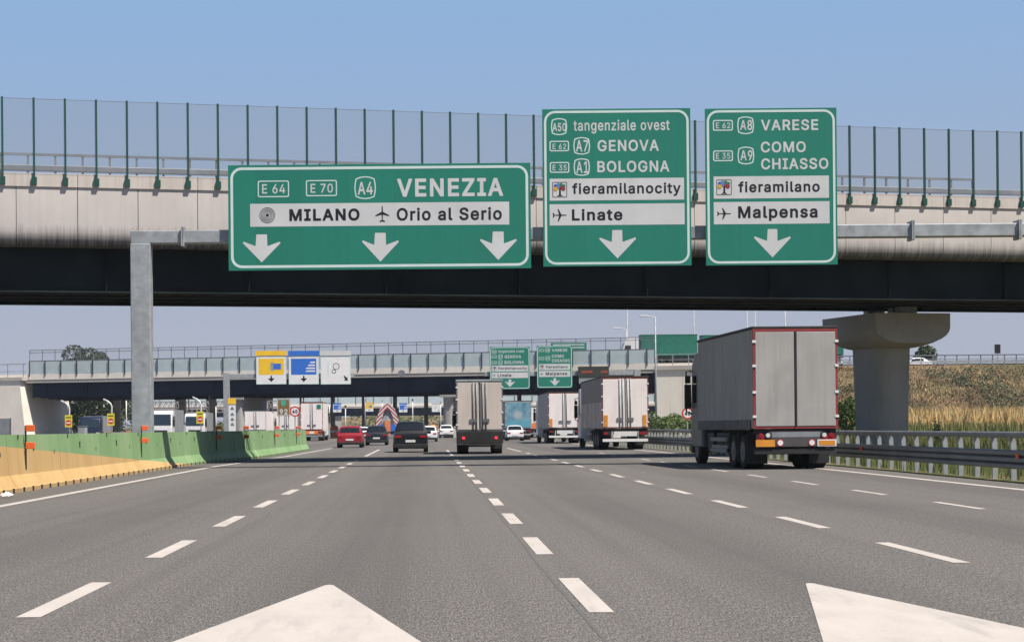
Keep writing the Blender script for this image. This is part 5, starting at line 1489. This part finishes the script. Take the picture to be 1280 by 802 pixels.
# its tail board, discs, amber plates
m = MB(); m.box(-.78, .78, -.03, .04, .66, .92); m.box(-.78, .78, -.02, .03, .94, 1.10); tb = m.build('tail_board', pm('tail_board', (.07, .065, .065), .6), t1)
m = MB(); m.box(-.70, .70, -.035, .0, .93, 1.08); m.build('steel_strip', M['grey_metal'], t1)
for s in (-1, 1):
    m = MB(); m.box(min(s * .62, s * 1.17), max(s * .62, s * 1.17), -.05, -.031, .66, .86); o = m.build('marker_plate', M['amber'] if s < 0 else M['white_paint'], t1)
    if s > 0:
        m = MB(); m.box(.66, 1.13, -.058, -.051, .69, .83); m.build('amber_field', M['amber'], o)
    m = MB(); m.prism([(s * .46 + a, -.034, .77 + c) for a, c in circ(0, 0, .10, 18)], (0, -.012, 0)); o = m.build('speed_disc', M['red_plain'], t1)
    m = MB(); flat(m, circ(s * .46, .77, .078, 18), -.05); o2 = m.build('disc_face', M['white_paint'], o)
m = MB(); m.box(-.02, .02, -.05, .0, 1.26, 3.95); m.build('centre_seal', M['chassis'], t1)
for s in (-1, 1):
    for k in range(2):
        m = MB(); m.prism([(s * (1.02 - .2 * k) + a, -.05, .99 + c) for a, c in circ(0, 0, .065, 14)], (0, -.02, 0)); m.build('round_lamp', M['clear'] if k else M['lens'], t1)

# box lorry in the middle lane
q = at(599.5, 520, 90)
t2 = lorry('beige box lorry with lit red tail lights and black tail lift', q.x, 90, 2.24, 3.55, 6.2, 1.12, R(-1.0), 'beige_door', 'silver_side', 'galv_dark', .05,
           axles=(1.7,), cabp='car_grey', cabH=2.7, rods=4, lamps='lens_lit', plate_w=0, gap=.25, mid=.05, wr=.42, roof='galv', group=None)
m = MB(); m.box(-1.12, 1.12, -.28, .0, .52, 1.10); m.build('tail_lift', M['chassis'], t2, bevel=.02)
for s in (-1, 1):
    m = MB(); m.prism([(s * .78 + a, -.285, .78 + c) for a, c in circ(0, 0, .075, 14)], (0, -.02, 0)); m.build('brake_light', M['lens_lit'], t2)
m = MB(); m.box(-.55, .55, -.30, -.281, .40, .52); m.build('step', M['chassis'], t2)

# articulated lorries in the right lanes
q = at(781.5, 520, 101)
t3 = lorry('articulated lorry with clean white doors and dark printed sides behind the grey lorry', q.x, 101, 2.52, 3.95, 13.4, 1.16, 0, 'white_door', 'print', 'maroon', .06,
           axles=(2.6, 3.9, 5.2), cabp='car_white', cabH=3.6, rods=4, plate_w=1.25, whitebar=True, amber=True, mid=.03, group=None)
q = at(706, 520, 142)
t4 = lorry('smaller looking white door lorry with silver sides left of the printed lorry', q.x, 142, 2.50, 3.9, 13.4, 1.16, 0, 'white_door', 'silver_side', 'maroon', .05,
           axles=(2.6, 3.9, 5.2), cabp='car_white', cabH=3.5, rods=2, plate_w=1.2, whitebar=True, amber=True, mid=.03, group=None)
q = at(648, 520, 186)
t5 = lorry('distant lorry with a blue picture printed across its rear doors', q.x, 186, 2.6, 3.85, 10, 1.16, 0, 'white_door', 'silver_side', 'galv', .07,
           axles=(2.6, 3.9), cabp='car_white', rods=0, plate_w=.9, mid=.004, picture='picture', group=None)
q = at(675, 520, 216)
t6 = lorry('distant cream lorry half hidden left of the silver sided lorry', q.x, 216, 2.5, 3.6, 8, 1.0, 0, 'white_door', 'white_door', 'galv', .05,
           axles=(2.2,), cabp='car_white', rods=2, plate_w=.5, mid=.02, group=None)
m = MB(); m.box(-1.0, -.1, -.06, -.04, 1.1, 1.7); m.build('orange_panel', M['orange_soft'], t6)
# parked trailers on the left, beyond the barrier
for px, Y, W, H, lab, fr, sd in ((319, 208, 2.42, 3.35, 'beige white trailer parked leftmost behind the green barrier', 'galv', 'white_door'), (357, 226, 3.0, 3.5, 'grey white box trailer behind the brown number sign', 'galv', 'silver_side'),
                             (389.5, 196, 2.35, 4.05, 'white trailer with red trim and a green square, nearest the red car', 'red_frame', 'white_door')):
    q = at(px, 520, Y)
    t = lorry(lab, q.x, Y, W, H, 9, 1.15, 0, 'white_door', sd, fr, .06, axles=(2.2, 3.5), cabp='car_white', rods=2, plate_w=.5, mid=.02, group=None)
    if fr == 'red_frame':
        m = MB(); m.box(.55, .98, -.06, -.04, 3.35, 3.8); m.build('green_square', M['sign_green'], t)
        m = MB(); m.box(-1.1, 1.1, -.03, .0, .70, 1.05); m.build('orange_band', M['orange_soft'], t)
# lorries facing us on the left
def front_lorry(label, px, Y, paint, H=3.4):
    q = at(px, 520, Y)
    t = thing('lorry', label, 'lorry', (q.x, Y, 0), math.pi, 'lorries waiting at the left lanes')
    m = MB(); m.box(-1.25, 1.25, -9.5, -2.5, 1.1, H + .1); m.build('cargo_body', M['silver_side'], t)
    cab(t, -2.1, 2.5, H, 2.1, paint)
    for s in (-1, 1): wheel(t, s * .95, -8, .5, .56, s)
    return t
front_lorry('white lorry cab facing the camera, beside the near gantry post', 200, 195, M['car_white'], 3.3)
front_lorry('second white nosed lorry facing the camera, behind the third no entry board', 243, 232, M['car_white'], 3.3)
front_lorry('dark blue lorry facing the camera between the two left no entry boards', 112, 232, M['navy'], 3.0)
# lorry on the far overpass
def bridge_lorry(label, px0, px1, Y, cab_px=None):
    X0, X1 = at(px0, 440, Y).x, at(px1, 440, Y).x
    t = thing('lorry', label, 'lorry', (X0, Y, 8.85), 0, 'lorries on the far overpass')
    Lx = X1 - X0
    m = MB(); m.box(0, Lx, -1.2, 1.2, 1.15, 3.75); m.build('cargo_body', M['green_tarp'], t, bevel=.04)
    m = MB(); m.box(-.05, Lx + .05, -1.22, 1.22, 3.75, 3.85); m.build('roof_rail', M['green_tarp'], t)
    m = MB(); m.box(0, Lx, -1.1, 1.1, .8, 1.1); m.build('chassis_beam', M['chassis'], t)
    for xx in (Lx * .55, Lx * .7, Lx * .85):
        for yy in (-.95, .95):
            m = MB(); m.loft([[(xx + r_ * math.cos(k * .393), yy + d, .5 + r_ * math.sin(k * .393)) for k in range(16)] for d, r_ in ((-.2, .45), (-.17, .5), (.17, .5), (.2, .45))]); m.build('wheel', M['rubber'], t, smooth=True)
    if cab_px:
        cx = at(cab_px, 440, Y).x - X0
        m = MB()
        side = [(cx, .5), (cx, 1.6), (cx + .35, 2.9), (cx + .9, 3.5), (-.35, 3.5), (-.35, .5)]
        m.loft([[(p[0], yy, p[1]) for p in side] for yy in (-1.2, 1.2)]); c_ = m.build('cab', M['car_white'], t, bevel=.06)
        m = MB(); m.poly([(cx + .25, -1.22, 1.75), (cx + 1.15, -1.22, 1.75), (cx + 1.15, -1.22, 2.5), (cx + .45, -1.22, 2.5)]); m.build('side_window', M['glass'], c_)
        m = MB(); m.poly([(cx + .05, -1.0, 1.75), (cx + .05, 1.0, 1.75), (cx + .32, .95, 2.8), (cx + .32, -.95, 2.8)]); m.build('windscreen', M['screen'], c_)
        for yy in (-.95, .95):
            m = MB(); m.loft([[(cx * .6 + r_ * math.cos(k * .393), yy + d, .5 + r_ * math.sin(k * .393)) for k in range(16)] for d, r_ in ((-.2, .45), (-.17, .5), (.17, .5), (.2, .45))]); m.build('wheel', M['rubber'], t, smooth=True)
    return t
bridge_lorry('white cab lorry with green tarpaulin crossing the far overpass', 800, 870, 236, 776)
bridge_lorry('green tarpaulin trailer half hidden at the grey lorry', 876, 960, 238.5)
bridge_lorry('green tarpaulin trailer showing between the grey lorry and the pier', 985, 1052, 237)
gs = thing('direction_sign', 'distant green sign with pale lines above the far overpass rail', 'road sign', at(711, 446, 262))
m = MB(); m.box(-2.5, 2.5, 0, .1, 0, 2.0); m.build('panel', M['sign_green'], gs)
m = MB()
for z in (.35, .8, 1.25, 1.65): m.poly([(-2.2, -.01, z), (2.2, -.01, z), (2.2, -.01, z + .14), (-2.2, -.01, z + .14)])
m.build('line_marks', M['sign_line'], gs)
m = MB(); m.box(-2.0, -1.8, .1, .25, -14, 1.8); m.box(1.8, 2.0, .1, .25, -14, 1.8); m.build('post', M['galv'], gs)

# cars
def car(label, X, Y, W, L, H, paint, yaw=0.0, z=0.0, kind='hatch', gp=None, lamp_='lens'):
    t = thing('car', label, 'car', (X, Y, z), yaw, gp)
    P = M[paint]
    w_ = W / 2
    if kind == 'suv':
        st = [(0.0, .60, .90), (.015, .66, .94), (.03, .70, .96), (.09, .94, .98), (.14, .985, .99), (.30, 1.0, 1), (.50, .99, 1), (.58, .96, 1), (.72, .70, 1), (.76, .66, .99), (.93, .60, .95), (1.0, .44, .84)]
    elif kind == 'sedan':
        st = [(0.0, .58, .88), (.02, .66, .93), (.10, .68, .97), (.13, .70, .98), (.26, .95, 1), (.36, 1.0, 1), (.52, .99, 1), (.58, .95, 1), (.72, .66, 1), (.76, .62, .99), (.93, .54, .95), (1.0, .40, .84)]
    else:
        st = [(0.0, .56, .88), (.015, .63, .93), (.035, .68, .96), (.13, .93, .98), (.19, .98, 1), (.34, 1.0, 1), (.52, .98, 1), (.58, .95, 1), (.74, .67, 1), (.78, .63, .99), (.94, .54, .94), (1.0, .38, .84)]
    zb = .20
    def half(yf, zt, pw):
        zt *= H; ww = w_ * pw; belt = .60 * H
        r = max(0, (zt - belt) / (H - belt))
        zb_ = min(belt, zt * .93)
        tw = ww * (.97 - .22 * r)
        return [(0, zb), (ww * .86, zb), (ww * .97, zb + .14), (ww, .34 * H), (ww * .995, .46 * H if .46 * H < zb_ else zb_ * .9), (ww * .955, zb_), (ww * .955 + (tw - ww * .955) * .92, zb_ + (zt - zb_) * .86), (tw * .90, zt - .012), (tw * .55, zt + .012 * r), (0, zt + .02 * r)]
    loops = []
    for yf, zt, pw in st:
        h = half(yf, zt, pw)
        loops.append([(p[0], yf * L, p[1]) for p in h] + [(-p[0], yf * L, p[1]) for p in h[-2:0:-1]])
    m = MB(); m.loft(loops); body = m.build('body', P, t, smooth=True)
    def pt(yf, k, s):
        for i in range(len(st) - 1):
            if st[i][0] <= yf <= st[i + 1][0]:
                f = (yf - st[i][0]) / (st[i + 1][0] - st[i][0])
                a, b_ = half(*st[i]), half(*st[i + 1])
                k0 = int(k); kf = k - k0; k1 = min(k0 + 1, 9)
                pa = [a[k0][j] + (a[k1][j] - a[k0][j]) * kf for j in (0, 1)]; pb = [b_[k0][j] + (b_[k1][j] - b_[k0][j]) * kf for j in (0, 1)]
                return Vector((s * (pa[0] + (pb[0] - pa[0]) * f), yf * L, pa[1] + (pb[1] - pa[1]) * f))
    # rear window and windscreen, side glass
    i0 = 2 if kind != 'sedan' else 3
    for nm, ya, yb, dy in (('rear_window', st[i0][0] + .004, st[i0 + 1][0] - .008, -.012), ('windscreen', st[7][0] + .012, st[8][0] - .006, .012)):
        m = MB(); rows = []
        for f in (0, .5, 1):
            yf = ya + (yb - ya) * f
            za = pt(yf, 9, 1).z
            row = []
            for s, k in ((-1, 7.0), (-1, 8), (1, 9), (1, 8), (1, 7.0)):
                v = pt(yf, k, s); row.append((v.x * .97, v.y + dy, v.z + .010))
            rows.append(row)
        m.add([p for r_ in rows for p in r_], [(i * 5 + j, i * 5 + j + 1, i * 5 + j + 6, i * 5 + j + 5) for i in range(2) for j in range(4)])
        m.build(nm, M['glass'], body, smooth='all')
    for s in (-1, 1):
        for ya, yb in ((st[i0 + 1][0] + .015, .36), (.375, st[7][0] + .055)):
            m = MB(); vs = []
            for yf in (ya, (ya + yb) / 2, yb):
                for k in (5.25, 5.95): v = pt(yf, k, s); vs.append((v.x + s * .008, v.y, v.z))
            m.add(vs, [(0, 1, 3, 2), (2, 3, 5, 4)]); m.build('side_window', M['glass'], body)
        # tail light and head light
        m = MB(); a, b_ = s * w_ * .52, s * w_ * .90
        m.box(min(a, b_), max(a, b_), -.022, .05, .47 * H, .55 * H); m.build('tail_light', M[lamp_], body, bevel=.015)
        m = MB(); a, b_ = s * w_ * .48, s * w_ * .80; m.box(min(a, b_), max(a, b_), L * .965, L + .012, .33 * H, .40 * H); m.build('headlight', M['clear'], body, bevel=.015)
        m = MB(); a, b_ = s * (w_ * .92), s * (w_ + .16); m.box(min(a, b_), max(a, b_), L * .66, L * .66 + .12, .60 * H, .69 * H); m.build('mirror', P, body, bevel=.03)
        for yy in (.17, .80): wheel(t, s * (w_ - .13), yy * L, .33, .24, s)
    m = MB(); m.box(-.26, .26, -.028, .0, .33 * H, .41 * H); m.build('number_plate', M['plate'], body)
    m = MB(); m.box(-w_ * .88, w_ * .88, -.05, .2, .14 * H, .27 * H); m.build('bumper', M['chassis'], body, bevel=.03)
    return t
def car_px(label, px, Y, W, L, H, paint, **k): return car(label, at(px, 545, Y).x, Y, W, L, H, paint, **k)
car_px('black sport utility car left of the box lorry', 513, 98, 1.86, 4.6, 1.62, 'car_black', kind='suv')
car_px('bright red hatchback at the end of the green barrier', 437, 124, 1.74, 4.2, 1.44, 'car_red')
car_px('dark blue hatchback between the red car and the black car', 470.5, 140, 1.70, 4.1, 1.46, 'car_dark')
car_px('white rounded car in front of the blue picture lorry', 644, 172, 1.66, 3.7, 1.42, 'car_white', kind='sedan')
car_px('white car half hidden by the right flank of the black car', 535, 170, 1.76, 4.3, 1.45, 'car_white')
car_px('white van like car between the black car and the box lorry', 558, 232, 1.80, 4.6, 1.62, 'car_white', kind='suv')
car_px('white car behind the gap of the red and dark blue hatchbacks', 453, 215, 1.74, 4.2, 1.44, 'car_white')
car('white car with red lamps on the bank road beside the grey lorry', at(1051, 450, 237).x, 237, 1.8, 4.3, 1.45, 'car_white', yaw=R(90), z=8.52)
car('low white car on the bank road just right of the pier', at(1165, 452, 233).x, 233, 1.8, 4.4, 1.45, 'car_white', yaw=R(90), z=8.0, kind='sedan')
# a scrap of litter at the barrier foot
q = on_ground(6, 622)
m = MB()
for k in range(12):
    a = Vector((q.x + rnd.uniform(-.12, .1), q.y + rnd.uniform(-.12, .12), rnd.uniform(.01, .06))); m.poly([a, a + Vector((rnd.uniform(.05, .16), rnd.uniform(-.1, .1), .02)), a + Vector((rnd.uniform(0, .1), .08, rnd.uniform(.02, .1)))])
tag(m.build('litter', M['white_paint']), 'crumpled white scrap of litter at the foot of the yellow barrier', 'litter')

# ------------------------------------------------------------------ summer haze: pale air round the scene
hb = MB(); hb.box(-500, 500, -60, 1200, -1.2, 24)
hm = bpy.data.materials.new('haze'); hm.use_nodes = True
ht = hm.node_tree
ht.nodes.remove(ht.nodes['Principled BSDF'])
pv = ht.nodes.new('ShaderNodeVolumePrincipled')
pv.inputs['Color'].default_value = (.80, .86, .95, 1)
pv.inputs['Density'].default_value = .00012
ht.links.new(pv.outputs[0], ht.nodes['Material Output'].inputs['Volume'])
struct(hb.build('haze', hm), 'stuff')
